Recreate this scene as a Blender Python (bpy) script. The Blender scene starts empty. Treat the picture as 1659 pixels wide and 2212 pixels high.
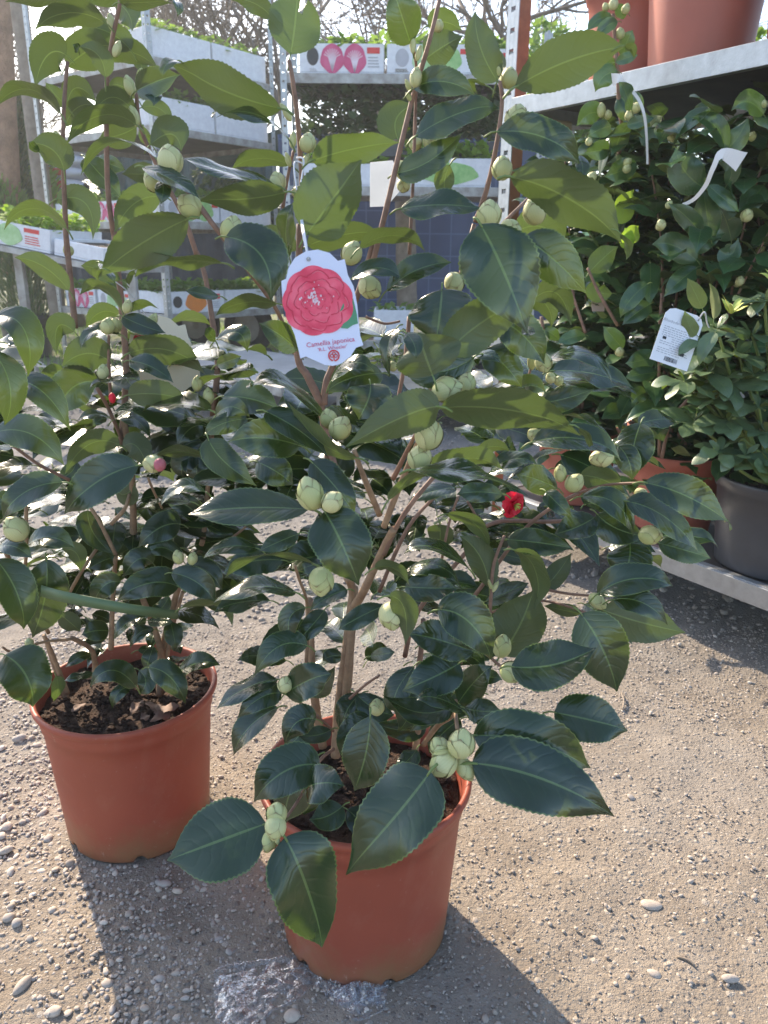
import bpy, math, random
import numpy as np
from mathutils import Vector, Matrix
random.seed(11); RNG = np.random.default_rng(5)
R = math.radians
scene = bpy.context.scene
col = scene.collection

# ------------------------------------------------------------ camera
CH, CP, CR, CF = 0.957, R(18.36), 0.0097, 1660.0      # height, pitch, roll, focal length in 1659x2212 pixels
cd = bpy.data.cameras.new('camera'); cam = bpy.data.objects.new('camera', cd); col.objects.link(cam)
fw = Vector((0, math.cos(CP), -math.sin(CP))); up0 = Vector((0, math.sin(CP), math.cos(CP))); rt0 = Vector((1, 0, 0))
RT = rt0*math.cos(CR)+up0*math.sin(CR); UP = -rt0*math.sin(CR)+up0*math.cos(CR)
O = Vector((0, 0, CH))
m = Matrix((RT, UP, -fw)).transposed().to_4x4(); m.translation = O; cam.matrix_world = m
cd.sensor_fit = 'VERTICAL'; cd.sensor_height = 24; cd.lens = 24*CF/2212
cd.clip_start = 0.02; cd.clip_end = 400
cd.dof.use_dof = True; cd.dof.focus_distance = 1.0; cd.dof.aperture_fstop = 8
scene.camera = cam

# ------------------------------------------------------------ light
SUN_EL, SUN_AZ = R(33), R(-34)          # azimuth clockwise from +Y
w = bpy.data.worlds.new('World'); scene.world = w; w.use_nodes = True
nt = w.node_tree; bg = nt.nodes['Background']
sky = nt.nodes.new('ShaderNodeTexSky'); sky.sky_type = 'NISHITA'; sky.sun_disc = False
sky.sun_elevation = SUN_EL; sky.sun_rotation = SUN_AZ; sky.air_density = 1.0; sky.dust_density = 1.4
nt.links.new(sky.outputs[0], bg.inputs[0]); bg.inputs[1].default_value = 0.15
sl = bpy.data.lights.new('sun', 'SUN'); so = bpy.data.objects.new('sun', sl); col.objects.link(so)
sl.energy = 3.7; sl.angle = R(0.55); sl.color = (1.0, 0.84, 0.64)
sdir = Vector((math.sin(SUN_AZ)*math.cos(SUN_EL), math.cos(SUN_AZ)*math.cos(SUN_EL), math.sin(SUN_EL)))
so.rotation_euler = sdir.to_track_quat('Z', 'Y').to_euler()
scene.view_settings.view_transform = 'Standard'; scene.view_settings.look = 'None'
scene.view_settings.gamma = 1; scene.view_settings.exposure = 1.55
scene.cycles.max_bounces = 8; scene.cycles.transparent_max_bounces = 12

# ------------------------------------------------------------ helpers
def ray(x, y): return fw+RT*((x-829.5)/CF)+UP*((1106-y)/CF)          # x, y in 1659x2212 pixels
def at(x, y, Y): d = ray(x, y); return O+d*(Y/d.y)
def px(Y): return Y*1.02/CF
def tag(o, label=None, cat=None, group=None, kind=None):
    if label: o['label'] = label
    if cat: o['category'] = cat
    if group: o['group'] = group
    if kind: o['kind'] = kind
    return o
def thing(name, loc, label, cat, group=None, rz=0):
    o = bpy.data.objects.new(name, None); o.location = loc; o.rotation_euler = (0, 0, rz); o.empty_display_size = .05
    col.objects.link(o); return tag(o, label, cat, group)
class MB:
    """collects geometry in world coordinates, builds one mesh object"""
    def __init__(s): s.v = []; s.f = []; s.uv = []; s.at = []; s.sm = []; s.n = 0; s.mi = []
    def add(s, v, f, uv=None, a=0.5, smooth=True, mi=0):
        s.v.append(np.asarray(v, float).reshape(-1, 3))
        for q in f: s.f.append([i+s.n for i in q])
        if uv is None: uv = np.zeros((len(s.v[-1]), 2))
        s.uv.append(np.asarray(uv, float)); s.at += [a]*len(f); s.sm += [smooth]*len(f); s.mi += [mi]*len(f); s.n += len(s.v[-1])
        return s
    def build(s, name, mats, parent=None, attr='rnd'):
        if not s.v: return None
        me = bpy.data.meshes.new(name); V = np.concatenate(s.v)
        if parent is not None:
            mw = matw(parent).inverted(); A = np.array(mw); V = V@A[:3, :3].T+A[:3, 3]
        nl = sum(len(q) for q in s.f); me.vertices.add(len(V)); me.vertices.foreach_set('co', V.ravel().astype(np.float32))
        me.loops.add(nl); li = np.fromiter((i for q in s.f for i in q), np.int32, nl); me.loops.foreach_set('vertex_index', li)
        cnt = np.fromiter((len(q) for q in s.f), np.int32, len(s.f)); st = np.concatenate([[0], np.cumsum(cnt)[:-1]]).astype(np.int32)
        me.polygons.add(len(s.f)); me.polygons.foreach_set('loop_start', st); me.polygons.foreach_set('loop_total', cnt)
        me.polygons.foreach_set('use_smooth', np.array(s.sm, bool)); me.polygons.foreach_set('material_index', np.array(s.mi, np.int32))
        UV = np.concatenate(s.uv)[li]; l = me.uv_layers.new(name='UVMap'); l.data.foreach_set('uv', UV.ravel().astype(np.float32))
        a = me.attributes.new(attr, 'FLOAT', 'FACE'); a.data.foreach_set('value', np.array(s.at, np.float32))
        for mm in (mats if isinstance(mats, (list, tuple)) else [mats]): me.materials.append(mm)
        me.update(calc_edges=True); me.validate()
        o = bpy.data.objects.new(name, me); col.objects.link(o)
        if parent is not None: o.parent = parent
        return o
def matw(o):
    M = Matrix.Translation(o.location)@o.rotation_euler.to_matrix().to_4x4()
    return M if o.parent is None else matw(o.parent)@M
def box(mb, c, s, rz=0, a=.5, ax=None, mi=0, bev=0.0):
    """box with centre c, size s; ax = 3 axes optional"""
    if ax is None: ax = (Vector((math.cos(rz), math.sin(rz), 0)), Vector((-math.sin(rz), math.cos(rz), 0)), Vector((0, 0, 1)))
    c = Vector(c); X, Y, Z = [Vector(k) for k in ax]; hx, hy, hz = [k/2 for k in s]
    b = min(bev, hx*.9, hy*.9, hz*.9) if bev else min(.002, min(hx, hy, hz)*.3)
    v = []; f = []
    for sx in (-1, 1):
        for sy in (-1, 1):
            for sz in (-1, 1):
                v.append(c+X*(sx*hx)+Y*(sy*(hy-b))+Z*(sz*(hz-b)))
                v.append(c+X*(sx*(hx-b))+Y*(sy*hy)+Z*(sz*(hz-b)))
                v.append(c+X*(sx*(hx-b))+Y*(sy*(hy-b))+Z*(sz*hz))
    I = lambda sx, sy, sz, k: (((sx+1)//2)*4+((sy+1)//2)*2+(sz+1)//2)*3+k
    for s_ in (-1, 1):
        q = [I(s_, -1, -1, 0), I(s_, 1, -1, 0), I(s_, 1, 1, 0), I(s_, -1, 1, 0)]; f.append(q if s_ > 0 else q[::-1])
        q = [I(-1, s_, -1, 1), I(1, s_, -1, 1), I(1, s_, 1, 1), I(-1, s_, 1, 1)]; f.append(q if s_ < 0 else q[::-1])
        q = [I(-1, -1, s_, 2), I(1, -1, s_, 2), I(1, 1, s_, 2), I(-1, 1, s_, 2)]; f.append(q if s_ > 0 else q[::-1])
    for a1 in (-1, 1):
        for a2 in (-1, 1):
            f.append([I(a1, a2, -1, 0), I(a1, a2, 1, 0), I(a1, a2, 1, 1), I(a1, a2, -1, 1)])
            f.append([I(a1, -1, a2, 0), I(a1, 1, a2, 0), I(a1, 1, a2, 2), I(a1, -1, a2, 2)])
            f.append([I(-1, a1, a2, 1), I(1, a1, a2, 1), I(1, a1, a2, 2), I(-1, a1, a2, 2)])
            for a3 in (-1, 1): f.append([I(a1, a2, a3, 0), I(a1, a2, a3, 1), I(a1, a2, a3, 2)])
    mb.add([tuple(p) for p in v], f, a=a, smooth=False, mi=mi); return mb
def catmull(P, n):
    P = [Vector(p) for p in P]
    if len(P) == 2: return [P[0].lerp(P[1], i/n) for i in range(n+1)]
    out = []
    for i in range(len(P)-1):
        a = P[max(i-1, 0)]; b = P[i]; c = P[i+1]; d = P[min(i+2, len(P)-1)]
        for j in range(n):
            t = j/n; out.append(.5*((2*b)+(c-a)*t+(2*a-5*b+4*c-d)*t*t+(3*b-a-3*c+d)*t**3))
    out.append(P[-1]); return out
def tube(mb, P, r, n=8, sub=4, a=.5, knob=0.0, mi=0, smooth=True):
    r = r if isinstance(r, (list, tuple)) else [r]*len(P)
    Q = catmull(P, sub) if sub > 1 else [Vector(p) for p in P]
    k = len(Q); T0 = None; V = []; UV = []
    for i, q in enumerate(Q):
        T = (Q[min(i+1, k-1)]-Q[max(i-1, 0)]).normalized()
        if T0 is None: X = T.orthogonal().normalized()
        else: X = (X-T*X.dot(T)).normalized()
        T0 = T; Yv = T.cross(X); u = i/(k-1)*(len(r)-1); j = min(int(u), len(r)-2); rr = r[j]+(r[j+1]-r[j])*(u-j)
        rr *= 1+knob*(random.random()-.5)
        for h in range(n):
            an = 2*math.pi*h/n; V.append(tuple(q+X*(rr*math.cos(an))+Yv*(rr*math.sin(an)))); UV.append((i*.3, h/n))
    F = [[i*n+h, i*n+(h+1) % n, (i+1)*n+(h+1) % n, (i+1)*n+h] for i in range(k-1) for h in range(n)]
    F.append(list(range(n))[::-1]); F.append([(k-1)*n+h for h in range(n)])
    mb.add(V, F, UV, a, smooth, mi); return mb
def lathe(mb, c, prof, n=48, a=.5, fn=None, mi=0):
    V = []; F = []; UV = []
    for i, (r, z) in enumerate(prof):
        for h in range(n):
            an = 2*math.pi*h/n; rr, zz = (r, z) if fn is None else fn(i, an, r, z)
            V.append((c[0]+rr*math.cos(an), c[1]+rr*math.sin(an), c[2]+zz)); UV.append((h/n, i/len(prof)))
    k = len(prof)
    F = [[i*n+h, i*n+(h+1) % n, (i+1)*n+(h+1) % n, (i+1)*n+h] for i in range(k-1) for h in range(n)]
    mb.add(V, F, UV, a, True, mi); return mb
ICO = None
def ico(sub):
    import bmesh
    b = bmesh.new(); bmesh.ops.create_icosphere(b, subdivisions=sub, radius=1)
    v = np.array([x.co[:] for x in b.verts]); f = [[q.index for q in p.verts] for p in b.faces]; b.free(); return v, f

# ------------------------------------------------------------ materials
def mat(name):
    m = bpy.data.materials.new(name); m.use_nodes = True; t = m.node_tree
    return m, t, t.nodes['Principled BSDF'], t.nodes['Material Output']
def N(t, ty, **kw):
    n = t.nodes.new(ty)
    for k, v in kw.items():
        if k.startswith('i_'): n.inputs[k[2:].replace('_', ' ')].default_value = v
        else: setattr(n, k, v)
    return n
def ramp(t, fac, stops, interp='LINEAR'):
    n = t.nodes.new('ShaderNodeValToRGB'); n.color_ramp.interpolation = interp; e = n.color_ramp.elements
    while len(e) < len(stops): e.new(.5)
    for k, (p, c) in enumerate(stops): e[k].position = p; e[k].color = (*c, 1) if len(c) == 3 else c
    t.links.new(fac, n.inputs[0]); return n.outputs[0]
def math_(t, op, a, b=None, c=None):
    n = t.nodes.new('ShaderNodeMath'); n.operation = op
    for i, x in enumerate((a, b, c)):
        if x is None: continue
        if isinstance(x, (int, float)): n.inputs[i].default_value = x
        else: t.links.new(x, n.inputs[i])
    return n.outputs[0]
def mix(t, fac, a, b, mode='MIX'):
    n = t.nodes.new('ShaderNodeMix'); n.data_type = 'RGBA'; n.blend_type = mode
    for s, x in ((0, fac), (6, a), (7, b)):
        if isinstance(x, (int, float)): n.inputs[s].default_value = x
        elif isinstance(x, tuple): n.inputs[s].default_value = (*x, 1)
        else: t.links.new(x, n.inputs[s])
    return n.outputs[2]
def noise(t, scale, detail=3, rough=.5, coord='Object', dist=0):
    tc = t.nodes.new('ShaderNodeTexCoord'); n = t.nodes.new('ShaderNodeTexNoise'); n.inputs['Scale'].default_value = scale
    n.inputs['Detail'].default_value = detail; n.inputs['Roughness'].default_value = rough; n.inputs['Distortion'].default_value = dist
    t.links.new(tc.outputs[coord], n.inputs['Vector']); return n.outputs['Fac']
def bump(t, b, h, s=.3, d=.01):
    n = t.nodes.new('ShaderNodeBump'); n.inputs['Strength'].default_value = s; n.inputs['Distance'].default_value = d
    t.links.new(h, n.inputs['Height']); t.links.new(n.outputs[0], b.inputs['Normal']); return n
def simple(name, c, rough=.5, metal=0, var=.25, scale=8, bs=.15, bd=.004, c2=None, nscale=None):
    m, t, b, o = mat(name); n = noise(t, scale, 5, .6)
    c2 = c2 or tuple(x*(1-var) for x in c)
    t.links.new(ramp(t, n, [(.3, c2), (.7, c)]), b.inputs['Base Color']); b.inputs['Roughness'].default_value = rough; b.inputs['Metallic'].default_value = metal
    bump(t, b, noise(t, nscale or scale*6, 4), bs, bd); return m
def attr(t, name='rnd'):
    n = t.nodes.new('ShaderNodeAttribute'); n.attribute_name = name; return n.outputs['Fac']

def leaf_mat(name, top=(.016, .048, .026), top2=(.03, .075, .032), under=(.125, .165, .05), trans=(.26, .42, .05), rough=.30, tw=.22, blotch=True):
    m, t, b, o = mat(name); L = t.links
    uv = N(t, 'ShaderNodeUVMap'); sp = N(t, 'ShaderNodeSeparateXYZ'); L.new(uv.outputs[0], sp.inputs[0]); u, v = sp.outputs[0], sp.outputs[1]
    av = math_(t, 'ABSOLUTE', math_(t, 'SUBTRACT', v, .5)); av2 = math_(t, 'MULTIPLY', av, 2)
    mid = math_(t, 'LESS_THAN', av2, .035)
    mids = math_(t, 'SMOOTH_MIN', 1.0, math_(t, 'MULTIPLY', av2, 12), .3)     # 0 on the midrib
    ph = math_(t, 'SUBTRACT', math_(t, 'MULTIPLY', u, 8.5), math_(t, 'MULTIPLY', math_(t, 'POWER', av2, 1.3), 1.9))
    wob = math_(t, 'MULTIPLY', noise(t, 45, 3), 1.3)
    fr = math_(t, 'FRACT', math_(t, 'ADD', ph, wob)); sv = math_(t, 'ABSOLUTE', math_(t, 'SUBTRACT', fr, .5))    # 0 at a vein
    svl = math_(t, 'MULTIPLY', math_(t, 'SUBTRACT', 1, math_(t, 'MINIMUM', math_(t, 'MULTIPLY', sv, 16), 1)), math_(t, 'SUBTRACT', 1, av2))
    rn = attr(t)
    c1 = mix(t, rn, top, top2)
    n1 = noise(t, 25, 4, .6)
    c1 = mix(t, math_(t, 'MULTIPLY', math_(t, 'SUBTRACT', n1, .35), .9), c1, tuple(x*1.5 for x in top2))
    if blotch:
        bl = ramp(t, noise(t, 14, 5, .65), [(.60, (0, 0, 0)), (.72, (1, 1, 1))])
        c1 = mix(t, math_(t, 'MULTIPLY', bl, math_(t, 'MULTIPLY', u, .5)), c1, (.10, .16, .03))
    c1 = mix(t, math_(t, 'MULTIPLY', svl, .10), c1, (.11, .17, .06))
    c1 = mix(t, math_(t, 'MULTIPLY', mid, .7), c1, (.13, .20, .06))
    edge = math_(t, 'GREATER_THAN', av2, .955)
    c1 = mix(t, math_(t, 'MULTIPLY', edge, .6), c1, (.16, .22, .06))
    cu = mix(t, rn, under, tuple(x*.72 for x in under)); cu = mix(t, math_(t, 'MULTIPLY', svl, .3), cu, tuple(x*.65 for x in under))
    cu = mix(t, math_(t, 'MULTIPLY', mid, .6), cu, (.20, .26, .09))
    geo = N(t, 'ShaderNodeNewGeometry'); bf = geo.outputs['Backfacing']
    L.new(mix(t, bf, c1, cu), b.inputs['Base Color'])
    rg = math_(t, 'ADD', rough, math_(t, 'MULTIPLY', bf, .32)); rg = math_(t, 'ADD', rg, math_(t, 'MULTIPLY', math_(t, 'SUBTRACT', n1, .5), .25))
    L.new(rg, b.inputs['Roughness']); b.inputs['Specular IOR Level'].default_value = .55
    L.new(math_(t, 'MULTIPLY', math_(t, 'SUBTRACT', 1, bf), .35), b.inputs['Coat Weight']); b.inputs['Coat Roughness'].default_value = .22
    hgt = math_(t, 'ADD', math_(t, 'MULTIPLY', math_(t, 'ADD', math_(t, 'MINIMUM', math_(t, 'MULTIPLY', sv, 5), 1), mids), .5), math_(t, 'MULTIPLY', noise(t, 90, 3), .5))
    bump(t, b, hgt, .38, .0009)
    tr = N(t, 'ShaderNodeBsdfTranslucent'); L.new(mix(t, rn, trans, tuple(x*.6 for x in trans)), tr.inputs[0])
    ms = N(t, 'ShaderNodeMixShader'); ms.inputs[0].default_value = tw; L.new(b.outputs[0], ms.inputs[1]); L.new(tr.outputs[0], ms.inputs[2]); L.new(ms.outputs[0], o.inputs[0])
    return m
M = {}
M['leaf'] = leaf_mat('camellia_leaf', top=(.005, .016, .0075), top2=(.014, .034, .012), under=(.085, .110, .045), trans=(.19, .30, .05), rough=.19, tw=.15)
M['leaf_far'] = leaf_mat('camellia_leaf_shelf', top=(.014, .042, .017), top2=(.042, .100, .034), under=(.085, .12, .035), trans=(.18, .32, .04), rough=.32, tw=.12, blotch=False)
M['rhodo'] = leaf_mat('rhododendron_leaf', top=(.05, .092, .05), top2=(.10, .155, .075), under=(.15, .18, .06), rough=.45, tw=.15, blotch=False)
M['young'] = leaf_mat('young_leaf', top=(.12, .26, .03), top2=(.2, .34, .04), under=(.24, .36, .06), trans=(.45, .7, .06), rough=.4, tw=.4, blotch=False)
M['seedling'] = leaf_mat('seedling_leaf', top=(.08, .17, .04), top2=(.16, .28, .05), under=(.16, .26, .07), trans=(.35, .55, .08), rough=.5, tw=.35, blotch=False)
M['yellowgreen'] = simple('yellow_shoots', (.55, .60, .13), .5)
M['bark'] = simple('camellia_bark', (.38, .25, .15), .75, c2=(.19, .115, .07), scale=60, bs=.5, bd=.001)
M['bark_young'] = simple('young_bark', (.28, .16, .11), .6, c2=(.15, .085, .06), scale=70, bs=.3, bd=.001)
M['petiole'] = simple('petiole_green', (.16, .22, .06), .5)
M['soil'] = simple('potting_soil', (.085, .042, .022), .95, c2=(.02, .011, .007), scale=60, bs=.9, bd=.006)
M['soil_dark'] = simple('dark_soil', (.04, .028, .02), .95, c2=(.012, .009, .007), scale=60, bs=.9, bd=.006)
M['steel'] = simple('galvanised_steel', (.42, .435, .45), .42, .7, c2=(.32, .33, .34), scale=40, bs=.2, bd=.002)
M['steel_dirty'] = simple('weathered_steel', (.46, .46, .45), .6, .35, c2=(.22, .20, .18), scale=14, bs=.3, bd=.003)
M['ply'] = simple('shelf_board', (.075, .065, .06), .7, c2=(.03, .028, .028), scale=10)
M['wood'] = simple('weathered_wood', (.30, .25, .20), .85, c2=(.17, .135, .105), scale=12, bs=.6, bd=.004)
M['tarp'] = simple('teal_tarp', (.11, .17, .17), .55, c2=(.06, .10, .105), scale=3)
M['poly'] = simple('white_polystyrene', (.74, .75, .78), .6, c2=(.62, .62, .66), scale=30, bs=.2)
M['rubber'] = simple('black_rubber', (.03, .03, .032), .75)
M['hub'] = simple('grey_hub', (.40, .38, .36), .6)
M['blackpot'] = simple('black_plastic', (.055, .058, .066), .42, c2=(.04, .042, .05), scale=9, bs=.1)
M['white'] = simple('white_card', (.78, .78, .80), .45, c2=(.74, .74, .77), bs=.03)
M['ink_dark'] = simple('dark_print', (.03, .03, .035), .5)
M['ink_grey'] = simple('grey_print', (.42, .42, .46), .5)
M['ink_pink'] = simple('pink_print', (.62, .045, .13), .45)
M['ink_red'] = simple('red_print', (.65, .03, .03), .45)
M['ink_green'] = simple('green_print', (.16, .38, .10), .45, c2=(.35, .55, .22), scale=25)
M['ink_orange'] = simple('orange_print', (.75, .22, .03), .45)
M['pumice'] = simple('white_pumice', (.6, .6, .55), .8)
M['string'] = simple('white_string', (.7, .7, .74), .6)
M['band'] = simple('green_tie_band', (.11, .17, .075), .5)

def pot_mat(name, c, dirt=True):
    m, t, b, o = mat(name); tc = N(t, 'ShaderNodeTexCoord'); sp = N(t, 'ShaderNodeSeparateXYZ'); t.links.new(tc.outputs['Object'], sp.inputs[0])
    n = noise(t, 7, 5, .6); cc = ramp(t, n, [(.3, tuple(x*.86 for x in c)), (.7, c)])
    if dirt:
        z = math_(t, 'ADD', math_(t, 'MULTIPLY', sp.outputs[2], -9), math_(t, 'MULTIPLY', noise(t, 12, 6, .7), 1.6))
        d = ramp(t, z, [(.15, (0, 0, 0)), (.8, (1, 1, 1))]); cc = mix(t, math_(t, 'MULTIPLY', d, .62), cc, (.20, .135, .06))
        sc = ramp(t, noise(t, 70, 6, .85), [(.62, (0, 0, 0)), (.70, (1, 1, 1))]); cc = mix(t, math_(t, 'MULTIPLY', sc, .5), cc, (.5, .35, .28))
        dust = ramp(t, noise(t, 4, 6, .75, dist=1), [(.5, (0, 0, 0)), (.8, (1, 1, 1))]); cc = mix(t, math_(t, 'MULTIPLY', dust, .42), cc, (.42, .20, .13))
    t.links.new(cc, b.inputs['Base Color']); b.inputs['Roughness'].default_value = .5; b.inputs['Specular IOR Level'].default_value = .35
    bump(t, b, noise(t, 150, 3), .12, .001); return m
M['pot'] = pot_mat('terracotta_plastic', (.33, .078, .045))
M['pot_clean'] = pot_mat('terracotta_plastic_clean', (.40, .125, .088), False)

def bud_mat():
    m, t, b, o = mat('bud_scales'); uv = N(t, 'ShaderNodeUVMap'); sp = N(t, 'ShaderNodeSeparateXYZ'); t.links.new(uv.outputs[0], sp.inputs[0])
    fr = math_(t, 'FRACT', math_(t, 'MULTIPLY', sp.outputs[0], 14)); st = math_(t, 'ABSOLUTE', math_(t, 'SUBTRACT', fr, .5))
    c = mix(t, attr(t), (.40, .42, .17), (.56, .54, .28)); c = mix(t, math_(t, 'MULTIPLY', st, .3), c, (.30, .38, .13))
    e = ramp(t, sp.outputs[1], [(.91, (0, 0, 0)), (.98, (1, 1, 1))]); c = mix(t, math_(t, 'MULTIPLY', e, .85), c, (.17, .10, .04))
    c = mix(t, math_(t, 'MULTIPLY', ramp(t, noise(t, 60, 4, .6), [(.55, (0, 0, 0)), (.75, (1, 1, 1))]), .35), c, (.40, .30, .14))
    t.links.new(c, b.inputs['Base Color']); b.inputs['Roughness'].default_value = .55
    b.inputs['Subsurface Weight'].default_value = .15; b.inputs['Subsurface Radius'].default_value = (.004, .004, .002)
    bump(t, b, noise(t, 120, 3), .25, .001); return m
M['bud'] = bud_mat()
def petal_mat(name, c, c2):
    m, t, b, o = mat(name); n = noise(t, 70, 4)
    cc = ramp(t, n, [(.3, c2), (.65, c)]); t.links.new(cc, b.inputs['Base Color']); b.inputs['Roughness'].default_value = .5
    tr = N(t, 'ShaderNodeBsdfTranslucent'); t.links.new(cc, tr.inputs[0]); ms = N(t, 'ShaderNodeMixShader'); ms.inputs[0].default_value = .3
    t.links.new(b.outputs[0], ms.inputs[1]); t.links.new(tr.outputs[0], ms.inputs[2]); t.links.new(ms.outputs[0], o.inputs[0]); return m
M['petal'] = petal_mat('red_petal', (.88, .03, .08), (.62, .01, .04))

def ground_mat():
    m, t, b, o = mat('gravel_ground')
    big = noise(t, .9, 6, .65); mid = noise(t, 9, 6, .7); fine = noise(t, 120, 4, .7)
    c = ramp(t, mid, [(.3, (.20, .158, .118)), (.52, (.29, .235, .178)), (.75, (.40, .33, .255))])
    c = mix(t, ramp(t, big, [(.42, (0, 0, 0)), (.62, (1, 1, 1))]), c, mix(t, .6, c, (.36, .32, .28)))
    tc = N(t, 'ShaderNodeTexCoord')
    hs = []
    for sc, th in ((95, .33), (190, .30), (45, .20)):
        vo = N(t, 'ShaderNodeTexVoronoi'); vo.inputs['Scale'].default_value = sc; t.links.new(tc.outputs['Object'], vo.inputs['Vector'])
        sep = N(t, 'ShaderNodeSeparateColor'); t.links.new(vo.outputs['Color'], sep.inputs[0])
        on = math_(t, 'LESS_THAN', vo.outputs['Distance'], math_(t, 'MULTIPLY', sep.outputs[0], th*1.5))
        vc = ramp(t, sep.outputs[1], [(0, (.17, .14, .12)), (.5, (.32, .28, .24)), (1, (.50, .45, .39))])
        c = mix(t, math_(t, 'MULTIPLY', on, .75), c, vc)
        hs.append(math_(t, 'MULTIPLY', math_(t, 'SUBTRACT', 1, math_(t, 'MULTIPLY', vo.outputs['Distance'], 1.6)), on))
    c = mix(t, math_(t, 'MULTIPLY', fine, .3), c, tuple([.09, .075, .06]))
    sp = N(t, 'ShaderNodeSeparateXYZ'); t.links.new(tc.outputs['Object'], sp.inputs[0])
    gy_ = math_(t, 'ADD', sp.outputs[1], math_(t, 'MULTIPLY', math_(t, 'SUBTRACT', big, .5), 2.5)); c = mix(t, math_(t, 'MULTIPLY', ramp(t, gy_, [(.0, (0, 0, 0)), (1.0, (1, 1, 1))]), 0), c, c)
    gm = math_(t, 'SMOOTHSTEP' if False else 'MULTIPLY', math_(t, 'MINIMUM', math_(t, 'MAXIMUM', math_(t, 'SUBTRACT', gy_, 1.1), 0), 1), .7); c = mix(t, gm, c, mix(t, mid, (.125, .12, .115), (.26, .25, .24)))  # greyer gravel fines farther off, darkened to paint in the trolleys' shade
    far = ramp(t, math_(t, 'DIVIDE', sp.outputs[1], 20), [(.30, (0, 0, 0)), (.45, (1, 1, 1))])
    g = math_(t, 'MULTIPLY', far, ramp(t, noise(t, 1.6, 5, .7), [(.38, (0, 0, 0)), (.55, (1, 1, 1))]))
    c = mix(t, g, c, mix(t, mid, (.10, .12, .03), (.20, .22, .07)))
    t.links.new(c, b.inputs['Base Color']); b.inputs['Roughness'].default_value = .9; b.inputs['Specular IOR Level'].default_value = .25
    h = math_(t, 'ADD', math_(t, 'ADD', hs[0], math_(t, 'MULTIPLY', hs[1], .5)), math_(t, 'ADD', math_(t, 'MULTIPLY', hs[2], 1.2), math_(t, 'MULTIPLY', fine, .9)))
    bump(t, b, h, 1.0, .006); return m
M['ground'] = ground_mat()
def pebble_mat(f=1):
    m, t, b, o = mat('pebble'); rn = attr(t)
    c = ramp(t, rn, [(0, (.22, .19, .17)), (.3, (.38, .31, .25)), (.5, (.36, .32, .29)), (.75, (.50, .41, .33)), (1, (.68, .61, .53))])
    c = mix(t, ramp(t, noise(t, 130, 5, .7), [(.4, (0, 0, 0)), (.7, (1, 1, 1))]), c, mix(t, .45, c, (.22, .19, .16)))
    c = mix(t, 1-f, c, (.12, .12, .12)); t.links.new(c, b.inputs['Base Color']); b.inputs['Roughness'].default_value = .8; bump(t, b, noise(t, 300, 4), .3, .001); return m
M['pebble'] = pebble_mat(); M['pebble_far_shaded'] = pebble_mat(.55)  # second copy is darkened: shade over the far gravel put into its colour

# ------------------------------------------------------------ ground
def undul(x, y):
    return .004*np.sin(3.1*x+1.3*y)+.003*np.sin(7.3*y-2.2*x+1)+.0018*np.sin(17*x+11*y)+.0012*np.sin(29*x-23*y+2)
def make_ground():
    def axis(lo, hi, fine_lo, fine_hi, st):
        a = list(np.arange(fine_lo, fine_hi, st)); s = st; x = fine_hi; r = []
        while x < hi: r.append(x); s *= 1.16; x += s
        s = st; x = fine_lo-st; l = []
        while x > lo: l.append(x); s *= 1.16; x -= s
        return np.array([lo]+l[::-1]+a+r+[hi])
    xs = axis(-150, 150, -1.2, 1.6, .02); ys = axis(-20, 250, .4, 3.4, .02)
    X, Yg = np.meshgrid(xs, ys); fade = np.exp(-np.maximum(0, np.abs(X)-2)/2-np.maximum(0, Yg-4)/3)
    Z = undul(X, Yg)*fade+.0015*RNG.standard_normal(X.shape)*fade
    pots = [(-.0226, .918), (-.4336, 1.142)]
    for cx, cy in pots: d = np.hypot(X-cx, Yg-cy); Z = Z*np.clip((d-.11)/.06, 0, 1)-.0005
    n = len(xs); V = np.stack([X.ravel(), Yg.ravel(), Z.ravel()], 1)
    F = [[j*n+i, j*n+i+1, (j+1)*n+i+1, (j+1)*n+i] for j in range(len(ys)-1) for i in range(n-1)]
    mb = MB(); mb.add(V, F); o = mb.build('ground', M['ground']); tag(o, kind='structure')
make_ground()

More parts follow.
